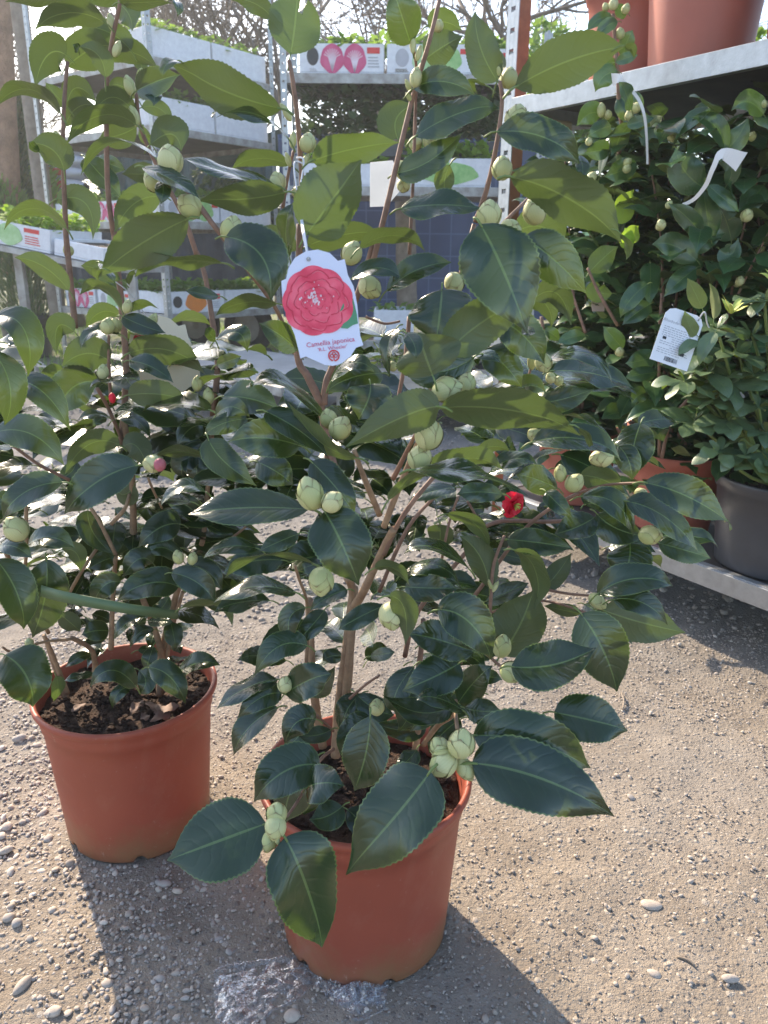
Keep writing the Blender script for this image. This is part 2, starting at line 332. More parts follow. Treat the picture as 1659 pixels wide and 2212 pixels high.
def pebbles(name, n, fn, sub, label):
    """scatter n pebbles; fn(u) -> x, y, size arrays"""
    bv, bf = ico(sub); bf = np.array(bf); x, y, s = fn(n); n = len(x); k = len(bv)
    ok = np.ones(n, bool)
    for cx, cy, rr in ((-.0226, .918, .118), (-.4336, 1.142, .118)): ok &= np.hypot(x-cx, y-cy) > rr+s
    x, y, s = x[ok], y[ok], s[ok]; n = len(x)
    sc = np.stack([s*RNG.uniform(.8, 1.35, n), s*RNG.uniform(.7, 1.0, n), s*RNG.uniform(.4, .7, n)], 1)
    jit = 1+(.17 if sub == 1 else .11)*RNG.standard_normal((n, k, 1)).clip(-1.6, 1.6)
    P = bv[None]*sc[:, None]*jit; a = RNG.uniform(0, 2*np.pi, n); ti = RNG.normal(0, .25, n)
    ca, sa = np.cos(a)[:, None], np.sin(a)[:, None]; ct, st = np.cos(ti)[:, None], np.sin(ti)[:, None]
    X = P[..., 0]*ct-P[..., 2]*st; Z = P[..., 0]*st+P[..., 2]*ct; Yy = P[..., 1]
    X, Yy = X*ca-Yy*sa, X*sa+Yy*ca
    zb = undul(x, y)+sc[:, 2]*RNG.uniform(-.35, .55, n)
    V = np.stack([X+x[:, None], Yy+y[:, None], Z+zb[:, None]], -1).reshape(-1, 3)
    F = (bf[None]+(np.arange(n)*k)[:, None, None]).reshape(-1, 3)
    me = bpy.data.meshes.new(name); me.vertices.add(len(V)); me.vertices.foreach_set('co', V.ravel().astype(np.float32))
    me.loops.add(F.size); me.loops.foreach_set('vertex_index', F.ravel().astype(np.int32)); me.polygons.add(len(F))
    me.polygons.foreach_set('loop_start', (np.arange(len(F))*3).astype(np.int32)); me.polygons.foreach_set('loop_total', np.full(len(F), 3, np.int32))
    me.polygons.foreach_set('use_smooth', np.ones(len(F), bool))
    at_ = me.attributes.new('rnd', 'FLOAT', 'FACE'); at_.data.foreach_set('value', np.repeat(RNG.beta(2, 2.2, n), len(bf)).astype(np.float32))
    me.materials.append(M['pebble' if sub == 2 else 'pebble_far_shaded']); me.update(calc_edges=True); o = bpy.data.objects.new(name, me); col.objects.link(o)
    tag(o, label, 'gravel', kind='stuff'); return o
def near(n):
    x = RNG.uniform(-.95, 1.3, n); y = RNG.uniform(.55, 1.9, n)
    left = 1/(1+np.exp((x+.33+.35*(y-1.0))/.06)); dens = .30+.70*left
    clump = (np.sin(5.3*x+2*y)+np.sin(9.1*y-4*x+1)+np.sin(13*x+7*y))/3
    dens = dens*np.clip(.75+.6*clump, .15, 1.3); dens = np.maximum(dens, .5*(y > 1.45))
    k = RNG.uniform(0, 1, n) < dens; x, y = x[k], y[k]; left = left[k]
    s = np.clip(np.exp(RNG.normal(np.log(.0015+.0009*left), .46, len(x))), .0011, .0095); return x, y, s
pebbles('gravel', 74000, near, 2, 'loose rounded pebbles scattered over the compacted ground')
def farp(n):
    x = RNG.uniform(-3, 4, n); y = 1.9+RNG.beta(1, 2, n)*5; s = np.clip(np.exp(RNG.normal(np.log(.006), .4, n)), .003, .02); return x, y, s
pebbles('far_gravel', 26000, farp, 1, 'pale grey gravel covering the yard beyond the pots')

def stone(x, y, s, label, v, sq=(1, .8, .55), rz=0.3):
    p = gz(x, y); bv, bf = ico(3); r = np.random.default_rng(int(x+y)); D = np.zeros(len(bv))
    for k in range(6): d = r.normal(size=3); d /= np.linalg.norm(d); D -= .28*np.clip(bv@d-.55, 0, 1)
    P = bv*(1+D[:, None])*np.array(sq)*s; c, s_ = math.cos(rz), math.sin(rz)
    P = np.stack([P[:, 0]*c-P[:, 1]*s_, P[:, 0]*s_+P[:, 1]*c, P[:, 2]], 1)+np.array([p.x, p.y, s*sq[2]*.3])
    mb = MB(); mb.add(P, bf, a=v); o = mb.build('stone', M['pebble']); o.location = (0, 0, 0); tag(o, label, 'stone')
def gz(x, y, z=0.0): d = ray(x, y); return O+d*((z-CH)/d.z)
STONES = [
 (632, 2199, 0.0123, 'white rounded stone lying just below the plastic film', 0.72, (1, .9, .6), .4),
 (1406, 1956, 0.0148, 'flat pinkish white stone on sunlit dirt right of the front pot', 0.66, (1.2, .7, .35), -.1),
 (50, 2130, 0.0123, 'grey cylindrical stone in the dense gravel at lower left', 0.35, (.7, 1.5, .7), -.3),
 (1413, 2105, 0.0098, 'rounded pale stone at the edge of the wedge shaped leaf shadow', 0.62, (1.1, .8, .5), -.5),
 (1578, 2116, 0.0098, 'oval pale stone inside the wedge shaped shadow at far right', 0.58, (1.3, .7, .5), -.1),
 (355, 1912, 0.0098, 'larger of two touching stones in the left pot shadow', 0.58, (1.2, .8, .6), .2),
 (343, 1908, 0.0074, 'smaller of two touching stones in the left pot shadow', 0.47, (.8, 1, .6), .8),
 (151, 1868, 0.0090, 'dark angular stone at the lower left of the left pot', 0.12, (1, .8, .8), .5),
 (42, 1597, 0.0131, 'pale blue grey angular stone left of the left pot rim', 0.47, (1.1, .8, .7), .3),
 (1130, 2328/1.0-330, 0.0115, 'flat light stone in the front pot shadow near its base', 0.62, (1, .9, .25), .5),
 (14, 1838, 0.0107, 'light wedge shaped stone at the left picture edge', 0.62, (1.3, .7, .5), .5),
 (20, 1984, 0.0107, 'grey stone of a touching pair in the left gravel', 0.39, (.9, .8, .7), .3),
 (37, 1996, 0.0098, 'paler stone of a touching pair in the left gravel', 0.51, (.9, .8, .7), 1.0),
 (344, 2116, 0.0082, 'light stone lying alone in the shade left of the film', 0.58, (1.2, .8, .6), 0.0),
 (474, 2031, 0.0074, 'small grey stone in the shade above the plastic film', 0.47, (1.1, .8, .6), .3),
 (1025, 1781+210, 0.0074, 'grey stone at the right of the front pot foot', 0.39, (1, .9, .6), .3),
]
for s_ in STONES: stone(*s_)
# ------------------------------------------------------------ leaves and buds
PS = np.array([0, .03, .08, .15, .27, .40, .52, .65, .76, .84, .90, .95, 1.0])
PW = np.array([.02, .30, .56, .79, .97, 1.0, .985, .88, .68, .45, .24, .10, .01])
def leaf(mb, b, m_, t, wid, face, nl=44, na=4, fold=.22, curl=.18, wave=.075, serr=.022, rnd=None, pet=.012, view=None, rmax=.42, prof=None):
    """b, m_, t: base, middle and tip of the midrib; face +1 shows its upper side to the viewer, -1 its underside"""
    b, m_, t = Vector(b), Vector(m_), Vector(t); c = 2*m_-(b+t)/2; L = (t-m_).length+(m_-b).length
    full = max(wid*1.03, rmax*L); th = math.acos(min(1, wid/full))
    v = ((view or O)-m_).normalized(); T = (t-b).normalized(); N0 = (v-T*v.dot(T)).normalized()*face
    Q1 = Matrix.Rotation(th, 3, T)@N0; Q2 = Matrix.Rotation(-th, 3, T)@N0
    Nn = Q1 if Q1.z > Q2.z else Q2
    # a small random roll
    Nn = Matrix.Rotation(random.gauss(0, .10), 3, T)@Nn
    s = np.linspace(0, 1, nl+1); sk = random.uniform(.86, 1.22); s_ = s**sk
    hw = np.interp(s_, PS if prof is None else prof[0], PW if prof is None else prof[1])*full/2
    z = np.where(np.arange(nl+1) % 2 == 0, 1-serr, 1+serr); z[:3] = 1
    ph = random.random()*6.28; ph2 = random.random()*6.28; wv = wave*full*random.uniform(.5, 1.6); fd1 = fold*random.uniform(.3, 1.9); fd2 = fold*random.uniform(.3, 1.9); tipc = random.uniform(0, .09)*L; cu = curl*random.uniform(.2, 1.5)
    bb, cc, tt, NN = [np.array(k) for k in (b, c, t, Nn)]
    P = (1-s)[:, None]**2*bb+(2*s*(1-s))[:, None]*cc+(s**2)[:, None]*tt
    D = 2*(1-s)[:, None]*(cc-bb)+2*s[:, None]*(tt-cc); D /= np.linalg.norm(D, axis=1)[:, None]
    S = np.cross(D, NN); S /= np.linalg.norm(S, axis=1)[:, None]; NV = np.cross(S, D)
    P = P-NV*(tipc*np.maximum(0, (s-.72)/.28)**2)[:, None]
    a = np.linspace(-1, 1, 2*na+1)
    V = np.zeros((nl+1, 2*na+1, 3)); 
    for j, q in enumerate(a):
        h = hw*abs(q)*(z if abs(q) == 1 else 1); sg = 1 if q > 0 else -1
        off = (fd1 if q > 0 else fd2)*h-cu*(abs(q)**2)*hw+wv*(abs(q)**2)*np.sin(s*9+ph+(ph2 if q > 0 else 0))*np.sin(np.pi*s)
        V[:, j] = P+S*(h*sg)[:, None]*.97+NV*off[:, None]
    W = 2*na+1
    F = [[i*W+j, (i+1)*W+j, (i+1)*W+j+1, i*W+j+1] for i in range(nl) for j in range(2*na)]
    F = [q[::-1] for q in F]
    n0 = (V[1, na]-V[0, na]); nn = np.cross(V[0, 2*na]-V[0, 0], n0)
    # orient faces so that their normal is the upper side
    q = F[(nl//2)*2*na+na]; VV = V.reshape(-1, 3); nrm = np.cross(VV[q[1]]-VV[q[0]], VV[q[2]]-VV[q[1]])
    if nrm@NV[nl//2] < 0: F = [k[::-1] for k in F]
    UV = np.zeros((nl+1, W, 2)); UV[..., 0] = s[:, None]; UV[..., 1] = (a*.5+.5)[None]
    mb.add(VV, F, UV.reshape(-1, 2), random.random() if rnd is None else rnd)
    if pet:
        d0 = Vector(D[0]); pm.append((b-d0*pet-Vector((0, 0, pet*.3)), b-d0*pet*.4, b+d0*.25*L*.15, max(.0009, L*.012)))
pm = []      # petioles waiting to be built
def flush_pet(mb):
    for a, b, c, r in pm: tube(mb, [a, b, c], [r, r, r*.7], n=5, sub=2, mi=1)
    pm.clear()
def bud(parent, c, r, ax=None, kind='bud', name='flower_bud', mt=None, elong=1.12, n=7, label=None):
    """closed camellia bud: overlapping bracts wrapped round a core"""
    c = Vector(c); ax = Vector(ax or (random.uniform(-.5, .5), random.uniform(-.7, .1), random.uniform(.5, 1))).normalized()
    X = ax.orthogonal().normalized(); Yv = ax.cross(X); mb = MB(); V = []; F = []; UV = []
    def sp(th, ph, rr):       # th from tip
        st = math.sin(th); k = elong*(1+.20*max(0, math.cos(th))**9); return c+(X*math.cos(ph)+Yv*math.sin(ph))*(st*rr)+ax*(math.cos(th)*rr*k)
    nn = 14; mm = 10
    for i in range(mm+1):
        for j in range(nn): V.append(tuple(sp(math.pi*i/mm, 2*math.pi*j/nn, r*.93))); UV.append((j/nn, .2))
    F = [[i*nn+j, (i+1)*nn+j, (i+1)*nn+(j+1) % nn, i*nn+(j+1) % nn] for i in range(mm) for j in range(nn)]
    mb.add(V, F, UV, .5)
    for k in range(n):
        ph0 = k*2.4+random.random(); top = .08+.11*k+random.uniform(-.03, .05); hwid = 1.15-.05*k; rr = r*(.945+.016*k); V = []; UV = []; G = 8
        for i in range(G+1):
            s = i/G; th = math.pi*.97*(1-s)+top*math.pi*.5*s; wdt = hwid*(1-.75*max(0, (s-.62)/.38)**2.2)
            for j in range(G+1):
                q = j/G*2-1; th2 = th+.25*abs(q)**2*s*(1 if s > .6 else .4)*.6; lift = 1+.012*(s > .93)+.010*(abs(q) > .8)
                V.append(tuple(sp(min(th2, 3.1), ph0+q*wdt, rr*lift))); UV.append((ph0+q*wdt/3, max(s, abs(q)*.985 if s > .45 else .3)))
        F = [[i*(G+1)+j, i*(G+1)+j+1, (i+1)*(G+1)+j+1, (i+1)*(G+1)+j] for i in range(G) for j in range(G)]
        mb.add(V, F, UV, random.random())
    o = mb.build(name, mt or M['bud'], parent)
    if label: o['label'] = label
    return o

TILE = {1: (0, 0), 2: (960, 0), 3: (0, 560), 4: (960, 560), 5: (0, 1120), 6: (960, 1120), 7: (0, 1700), 8: (960, 1700)}
K = 1659/960; D2 = 1659/1920
def zp(tile, x, y): ox, oy = TILE[tile]; return ((ox+x/K)*D2, (oy+y/K)*D2)
def leaves(mb, tile, rows, Y0, dt=-.02, du=.012):
    for ln in rows.strip().splitlines():
        p = ln.split(); f = [float(q) for q in p[:7]]; face = 1 if p[7] == 'T' else -1; Y = float(p[8]) if len(p) > 8 else Y0
        d = float(p[9]) if len(p) > 9 else (dt if face > 0 else du)
        B = zp(tile, f[0], f[1]); C = zp(tile, f[2], f[3]); Tt = zp(tile, f[4], f[5])
        b = at(*B, Y); t = at(*Tt, Y+d); c = at(*C, Y+d/2-abs(d)*.2)
        wd = f[6]/K*D2*(c-O).dot(fw)/CF
        leaf(mb, b, c, t, wd, face)
def buds(parent, tile, rows, Y0):
    for ln in rows.strip().splitlines():
        p = ln.split(); x, y, r = [float(q) for q in p[:3]]; Y = float(p[3]) if len(p) > 3 else Y0
        c = at(*zp(tile, x, y), Y); rr = r/K*D2*(c-O).dot(fw)/CF
        ax = None; el = 1.1
        if len(p) > 5: ax = RT*float(p[4])+UP*float(p[5])-fw*.25
        if len(p) > 6: el = float(p[6])
        o = bud(parent, c, rr, ax, elong=el)
        if el > 1.6: o.name = 'leaf_bud'
def stems(parent, tile, rows, Y0, mt, name='stem', knob=.12):
    """each row: radius in tile pixels, then x y [Y via @] points"""
    for ln in rows.strip().splitlines():
        p = ln.split(); r0, r1 = float(p[0]), float(p[1]); P = []
        for q in p[2:]:
            a = q.split(','); Y = float(a[2]) if len(a) > 2 else Y0; P.append(at(*zp(tile, float(a[0]), float(a[1])), Y))
        k = [(r0+(r1-r0)*i/(len(P)-1))/K*D2*(P[i]-O).dot(fw)/CF for i in range(len(P))]
        mb = MB(); tube(mb, P, k, n=8, sub=5, knob=knob); mb.build(name, mt, parent)

def make_pot(root, mt, R1=.15, R0=.120, H=.266, notches=True, name='pot'):
    c = matw(root).translation; mb = MB()
    rr = lambda z: R0+(R1-.009-R0)*z/H
    prof = [(0, .012), (R0*.8, .012), (R0*.93, .010), (R0-.001, 0), (R0+.002, .004), (rr(.02)+.001, .02), (rr(.10), .10), (rr(.2)-.0005, .2), (rr(.224), .2245), (rr(.226)+.0022, .2262), (rr(.24)+.003, .24),
            (rr(.25)+.0035, .2505), (R1-.002, .2545), (R1, .258), (R1, .2635), (R1-.0015, .266), (R1-.005, .2665), (R1-.0085, .264), (R1-.010, .255), (rr(.2)-.004, .2), (rr(.12)-.004, .12), (0, .118)]
    def fn(i, an, r, z):
        if i in (3, 4) and notches:
            k = (an*6/(2*math.pi)+.3) % 1
            if k < .13: return r-.001, .012
        return r*(1+.003*math.sin(2*an+1)), z
    lathe(mb, c, [(r*R1/.15 if False else r, z) for r, z in prof], 96, fn=fn); return mb.build(name, mt, root)
def make_soil(root, z=.232, r=.138, mt=None, clods=500, seed=1, name='soil', pum=0):
    c = matw(root).translation; mb = MB(); rg = np.random.default_rng(seed); V = []; n = 40; F = []
    hgt = lambda x, y: .006*math.sin(40*x+3)*math.sin(37*y+1)+.004*math.sin(90*x+60*y)
    V.append((c.x, c.y, c.z+z))
    for i in range(1, 13):
        for j in range(n):
            a = 2*math.pi*j/n; q = r*i/12; x, y = q*math.cos(a), q*math.sin(a); V.append((c.x+x, c.y+y, c.z+z+hgt(x, y)+rg.normal()*.0018))
    F = [[0, 1+j, 1+(j+1) % n] for j in range(n)]+[[1+(i-1)*n+j, 1+i*n+j, 1+i*n+(j+1) % n, 1+(i-1)*n+(j+1) % n] for i in range(1, 12) for j in range(n)]
    mb.add(V, F); bv, bf = ico(1)
    for k in range(clods):
        a = rg.uniform(0, 6.28); q = (r-.004)*math.sqrt(rg.uniform(0, 1)); x, y = q*math.cos(a), q*math.sin(a); s = rg.uniform(.002, .0065)*rg.uniform(.6, 1.3)
        P = bv*(1+.25*rg.standard_normal((len(bv), 1)))*s*np.array([1, rg.uniform(.5, 1), .7])+np.array([c.x+x, c.y+y, c.z+z+hgt(x, y)+s*.3]); mb.add(P, bf, smooth=False, mi=1 if rg.uniform() < pum else 0)
    return mb.build(name, [mt or M['soil'], M['pumice']], root)

def rand_leaf(mb, base, out, L, droop=.35, nl=14, na=2, serr=.03, asp=.48, **kw):
    """a free standing leaf growing from base in direction out"""
    out = Vector(out).normalized(); t = base+out*L*.96+Vector((0, 0, -droop*L*random.uniform(.3, 1.3))); m_ = base.lerp(t, .5)+Vector((0, 0, L*.10*droop*2))
    up = Vector((random.gauss(0, .4), random.gauss(0, .4)-.65, 1))
    leaf(mb, base, m_, t, asp*L, 1, nl=nl, na=na, serr=serr, view=m_+up*3, rmax=.1, **kw)

# ---- front camellia
A = thing('potted_camellia', (-.0226, .918, 0), 'tall camellia with round pale green buds in the nearest terracotta pot', 'potted plant', 'potted camellias on the gravel')
make_pot(A, M['pot']); make_soil(A, .222, .134, M['soil'], 420, 3)
fa = MB()
leaves(fa, 1, """
1255 235 1275 100 1285 -40 235 U .90
1175 75 1100 15 1005 -5 75 U .92
1310 -25 1306 20 1302 62 36 T .86
1215 470 950 385 765 262 165 U .86
768 262 722 275 697 335 40 T .86
1245 598 1110 495 922 490 34 T .86
922 488 925 490 918 500 18 T .86
1250 712 1120 685 998 726 78 U .93
1192 802 960 738 783 678 78 T .90
1230 832 1050 860 860 856 140 U .87
815 945 640 1035 428 1180 205 U .84
430 1165 418 1180 424 1215 40 U .84
1350 695 1520 645 1725 612 155 U .85
1325 1012 1440 860 1560 690 300 U .80
1330 1062 1480 1015 1655 1000 120 U .92
1280 1085 1180 1025 1080 1055 100 U .94
1555 1072 1700 1018 1840 1070 56 U .84
1250 1110 1235 985 1262 868 82 T .90
690 742 610 752 532 748 88 U .90
680 690 500 610 334 742 58 U .89
618 720 740 775 862 852 70 T .84
695 780 705 820 692 882 70 T .84
""", .86)
leaves(fa, 2, """
115 188 80 80 40 -50 165 T .86
180 255 250 205 338 155 145 U .94
190 110 260 95 335 130 110 U .98
490 350 415 200 395 48 152 U .84
565 378 800 262 1045 200 195 U .80
1040 198 1072 210 1080 252 34 U .80
125 385 250 352 398 408 112 T .87
135 590 310 495 502 448 125 T .86
485 570 680 590 855 700 150 T .80
840 670 858 720 853 778 50 T .80
60 600 55 510 130 452 152 U .96
60 748 205 690 338 565 115 T .88
545 765 790 855 1032 1035 205 U .76
1020 1010 1052 1060 1052 1120 36 U .76
70 902 240 885 432 900 110 T .84
285 712 262 780 272 850 90 U .86
560 1010 680 980 775 1070 190 U .93
440 370 375 355 405 405 22 U .95
490 350 502 280 482 215 40 U .86
""", .85)
leaves(fa, 3, """
965 170 750 160 575 205 78 U .86
580 200 560 225 556 262 26 U .86
975 55 1130 140 1170 335 235 T .80
1285 545 1210 480 1118 428 115 T .90
1427 868 1235 690 1078 690 58 T .82
1080 688 1075 695 1074 715 16 T .82
1200 345 1060 340 930 385 80 U .85
945 312 870 300 798 283 52 T .98
930 505 905 470 890 450 50 T .98
935 500 1030 470 1062 555 80 T .98
935 610 990 590 1042 572 62 T .98
1300 960 1140 925 975 940 168 T .80
1148 810 1290 890 1420 1002 130 T .79
1545 1012 1370 930 1262 762 86 U .77
1430 682 1520 600 1627 636 62 T .84
1600 690 1590 760 1545 845 205 T .80
960 745 1080 755 1205 800 150 T .95
930 830 1000 790 1078 835 92 T .93
1072 842 970 860 872 915 92 T .92
""", .86)
leaves(fa, 4, """
415 0 510 190 622 472 345 T .74
610 440 625 470 622 485 60 T .74
600 60 730 150 880 302 195 T .80
250 282 240 400 222 520 290 T .80
268 560 430 420 645 305 205 U .74
210 655 175 560 150 470 300 U .72
95 470 130 520 138 580 75 T .715
500 420 600 480 695 605 175 T .82
640 330 745 300 808 438 120 U .86
600 300 700 350 722 445 90 U .88
10 290 140 200 292 165 115 T .84
-145 240 -30 190 72 228 82 T .82
40 200 50 215 45 252 40 T .82
440 540 520 610 600 705 150 T .84
535 755 620 700 698 725 95 T .84
665 772 780 755 906 710 112 T .82
700 592 880 560 992 692 46 T .82
245 795 545 805 850 890 172 U .71
840 880 880 920 886 965 30 U .71
240 790 90 830 -172 965 180 U .70
390 575 230 640 70 600 150 T .78
340 600 430 562 522 600 42 T .80
395 985 470 962 542 975 56 U .84
460 1070 560 1015 668 1035 66 T .84
55 450 15 540 25 660 66 T .86
""", .8)
leaves(fa, 5, """
1335 265 1075 258 810 280 180 T .68
895 195 790 165 688 248 85 T .72
1402 275 1470 400 1556 598 260 T .66
1345 60 1450 170 1540 300 145 T .76
900 -40 970 60 1110 160 135 T .84
1110 60 1190 100 1270 160 140 T .84
1362 505 1150 465 968 548 74 U .70
1278 625 1090 600 918 668 95 T .76
1320 690 1250 740 1266 852 95 T .84
1402 700 1345 770 1270 846 95 T .86
1500 612 1425 640 1334 702 75 T .82
1328 855 1200 860 1096 988 115 T .82
1200 1000 1080 1030 924 1122 105 T .84
1218 1060 1125 1080 1018 1172 112 T .83
1235 1060 1340 1000 1430 978 155 T .82
1659 680 1545 735 1460 785 95 T .78
1482 900 1430 900 1394 922 68 T .95
1290 370 1205 405 1118 445 85 T .84
1112 435 990 425 865 470 78 T .95
""", .8)
leaves(fa, 6, """
120 95 385 115 625 202 82 T .70
20 225 170 115 332 150 72 U .72
200 95 370 45 516 88 78 U .76
515 200 410 190 314 200 92 T .84
312 170 200 190 94 232 64 T .84
275 285 385 320 462 432 80 U .84
455 605 415 470 327 378 125 U .84
372 528 220 430 78 446 58 T .82
530 395 675 410 816 432 125 T .84
560 440 650 520 664 688 84 U .82
690 605 750 540 808 454 94 U .86
460 440 560 470 662 492 62 T .92
240 330 243 380 240 436 120 U .95
700 190 750 240 815 302 82 T .80
750 175 660 135 573 115 125 T .88
845 120 940 135 1038 192 118 U .86
640 -25 845 -40 1047 38 104 T .78
1110 -110 1078 0 1068 132 175 T .84
1010 -10 1055 50 1072 142 105 T .82
1080 30 1140 45 1188 82 28 U .83
1125 150 1300 205 1492 318 152 T .78
1485 312 1496 330 1496 362 16 T .78
1045 230 1210 295 1362 446 124 T .80
850 210 1000 240 1086 382 92 T .81
910 300 825 345 733 372 132 T .86
920 285 1010 350 1132 380 142 T .86
1185 410 1295 440 1416 476 115 T .84
1062 410 1055 500 1010 590 190 T .86
920 632 1080 565 1262 592 132 T .78
990 655 1120 670 1233 768 114 T .78
945 700 1115 755 1300 796 190 U .82
850 715 945 870 1012 1060 235 T .74
550 945 740 935 914 860 225 T .72
505 895 590 760 645 608 235 U .82
440 662 540 620 626 582 92 T .90
850 715 770 700 690 680 52 U .86
230 700 365 750 480 925 200 T .76
390 880 240 830 108 800 172 T .80
325 930 225 985 74 1052 180 T .78
322 1100 390 1010 466 940 142 T .80
20 640 85 690 95 842 112 U .72
90 600 200 605 327 605 122 T .82
80 542 220 505 346 602 74 T .84
-40 520 40 520 110 582 52 U .80
-60 900 0 890 46 880 60 T .84
340 1134 230 1080 134 1082 85 T .76
""", .8)
leaves(fa, 7, """
1202 118 1080 200 998 330 92 T .86
1365 170 1280 185 1228 286 132 T .82
1600 155 1580 320 1528 482 215 T .72
1382 368 1230 395 1084 532 215 T .76
1370 330 1260 470 1235 620 230 T .80
1150 620 960 690 720 780 325 T .66 -.01
1230 680 1320 880 1413 1188 325 T .64 -.02
1322 470 1390 445 1490 455 175 T .74
1480 545 1410 590 1338 600 130 T .77
1430 215 1360 240 1282 236 80 T .88
1320 40 1400 20 1445 -60 90 T .86
1560 60 1500 130 1470 235 115 T .90
1330 160 1300 230 1230 300 120 T .96
1500 560 1560 620 1600 700 110 T .86
1380 420 1330 500 1310 590 130 T .84
""", .8)
leaves(fa, 8, """
735 140 900 175 1066 218 205 T .72
385 240 645 270 912 388 255 T .67
380 360 690 430 1012 596 295 T .64
200 395 40 600 -190 855 330 T .62
345 120 425 135 506 130 112 T .78
295 110 150 140 -5 60 125 T .80
130 -60 50 60 60 140 120 T .82
60 40 110 120 60 235 150 T .84
210 30 170 130 110 225 150 T .86
-60 160 -140 225 -190 330 120 T .86
-120 60 -40 125 45 150 110 T .88
330 170 250 235 190 320 120 T .90
420 60 330 105 250 190 115 T .92
180 200 60 215 -50 175 100 T .93
140 300 100 350 40 390 90 T .88
""", .8)
# inner leaves that fill the crown behind the ones drawn above
rg = random.Random(4)
def filler(mb, cx, cy, z0, z1, rad, n, L=.075, ylo=-.3):
    for k in range(n):
        z = rg.uniform(z0, z1); a = rg.uniform(0, 6.28); q = rad*math.sqrt(rg.uniform(.05, 1)); p = Vector((cx+q*math.cos(a), cy+abs(q*math.sin(a))*1.0+ylo*0, z))
        rand_leaf(mb, p, (math.cos(a)+rg.gauss(0, .3), math.sin(a)+rg.gauss(0, .3), rg.uniform(-.1, .5)), L*rg.uniform(.7, 1.2), nl=16, na=2)
filler(fa, -.02, .98, .34, .60, .15, 50, .08)
filler(fa, .06, 1.0, .55, .86, .19, 95, .095)
filler(fa, .26, 1.02, .42, .74, .14, 40, .085)
filler(fa, -.13, 1.0, .60, .84, .15, 40, .105)
flush_pet(fa); fa.build('foliage', [M['leaf'], M['petiole']], A)
stems(A, 7, "21 19 1450,330,.93 1460,150,.93 1490,-80,.92 1530,-400,.90\n20 16 1395,290,.94 1365,120,.94 1345,-100,.93 1335,-350,.92", .92, M['bark'])
stems(A, 5, """
20 18 1490,1130,.92 1510,900,.91 1525,640,.90 1500,560,.88
20 17 1520,700,.89 1570,620,.86 1659,430,.82 1700,350,.80
14 10 1640,290,.80 1570,120,.78 1530,10,.77
14 12 1659,340,.80 1720,180,.78 1770,60,.77 1820,-60,.76
8 6 1320,980,.90 1330,700,.86 1290,560,.8 1275,510,.76
""", .9, M['bark'])
stems(A, 3, """
18 16 1420,1010,.92 1405,900,.92 1385,770,.92
18 13 1390,780,.92 1330,660,.92 1285,560,.92 1290,200,.92 1295,0,.92
15 12 1400,780,.92 1410,680,.92 1450,580,.92 1560,260,.90 1620,60,.89
8 12 1270,560,.93 1200,380,.90 1080,210,.87 950,40,.85 850,-88,.85
14 14 1405,900,.92 1450,1060,.91 1500,1250,.90 1520,1500,.89
""", .92, M['bark_young'])
stems(A, 1, """
12 9 1295,1100,.92 1305,850,.92 1290,560,.91 1265,350,.90 1248,260,.90
8 6 1222,900,.93 1240,780,.93 1268,650,.93
9 6 950,1010,.85 860,880,.85 780,800,.85 740,740,.86
""", .92, M['bark_young'])
stems(A, 2, """
13 8 -60,1180,.89 10,900,.88 80,600,.88 130,400,.88 190,200,.87 240,0,.87 260,-80,.87
8 6 110,1100,.90 125,800,.90 135,500,.90 140,300,.89 125,200,.87
12 8 395,960,.86 440,830,.85 480,660,.84 510,450,.84 500,350,.84
9 6 520,960,.88 600,880,.90 650,830,.92
""", .88, M['bark_young'])
stems(A, 4, """
10 7 390,0,.86 300,330,.86 215,650,.84 200,740,.84
12 7 40,1100,.80 90,1000,.78 150,880,.76 200,740,.76
10 8 110,400,.9 90,600,.9 60,760,.9
6 5 -80,400,.88 0,430,.88 70,420,.88
6 5 620,680,.86 640,600,.86 650,580,.86
""", .84, M['bark_young'])
stems(A, 6, """
12 11 0,460,.82 60,330,.80 150,200,.80 300,30,.82
9 8 -20,620,.92 100,350,.90 240,190,.90
11 10 90,900,.93 150,700,.92 380,420,.92 430,340,.92
10 9 425,345,.92 520,315,.92 730,318,.92 880,300,.90
10 8 300,760,.92 420,600,.90 590,370,.88 720,260,.86 840,195,.86
8 7 455,800,.84 462,640,.84 475,500,.84 520,380,.84
6 5 250,480,.90 280,330,.90 320,210,.90
6 5 420,340,.92 390,280,.92 360,230,.92
7 5 690,610,.86 800,630,.84 925,640,.82
7 5 400,740,.90 520,690,.88 690,660,.88 870,710,.82
15 10 90,1200,.93 150,950,.92 170,740,.92
9 7 330,930,.84 380,850,.84 500,940,.78
7 6 840,195,.86 960,160,.85 1120,150,.82
6 5 1000,270,.84 1060,240,.83 1120,200,.82
""", .86, M['bark_young'])
stems(A, 8, """
12 9 170,280,.90 230,200,.86 300,150,.80 310,90,.78
9 8 305,100,.78 318,220,.70 330,260,.67
16 12 130,330,.93 150,200,.92 160,50,.92
""", .86, M['bark'])
stems(A, 7, """
8 6 1440,300,.90 1380,350,.84 1300,500,.74 1240,590,.68
7 5 1440,220,.90 1340,130,.87 1240,60,.85
7 5 1510,80,.88 1580,20,.87 1640,-20,.86
""", .86, M['bark_young'])
buds(A, 1, """
735 693 55 .85 -.1 1
665 785 42 .86 -.6 .6
820 892 50 .85 -.6 .5
1003 992 50 .84 .3 1
1200 785 36 .91 -.3 1
1330 618 36 .90 .2 1
1285 830 24 .93
1520 1095 46 .86 .5 1
1240 490 16 .90 -.5 1 2.2
1265 605 15 .90 .1 1 2.2
1245 690 13 .92 -.3 1 2.2
1320 690 13 .90 .5 .8 2.2
1228 470 12 .90 -.8 1 2.2
""", .85)
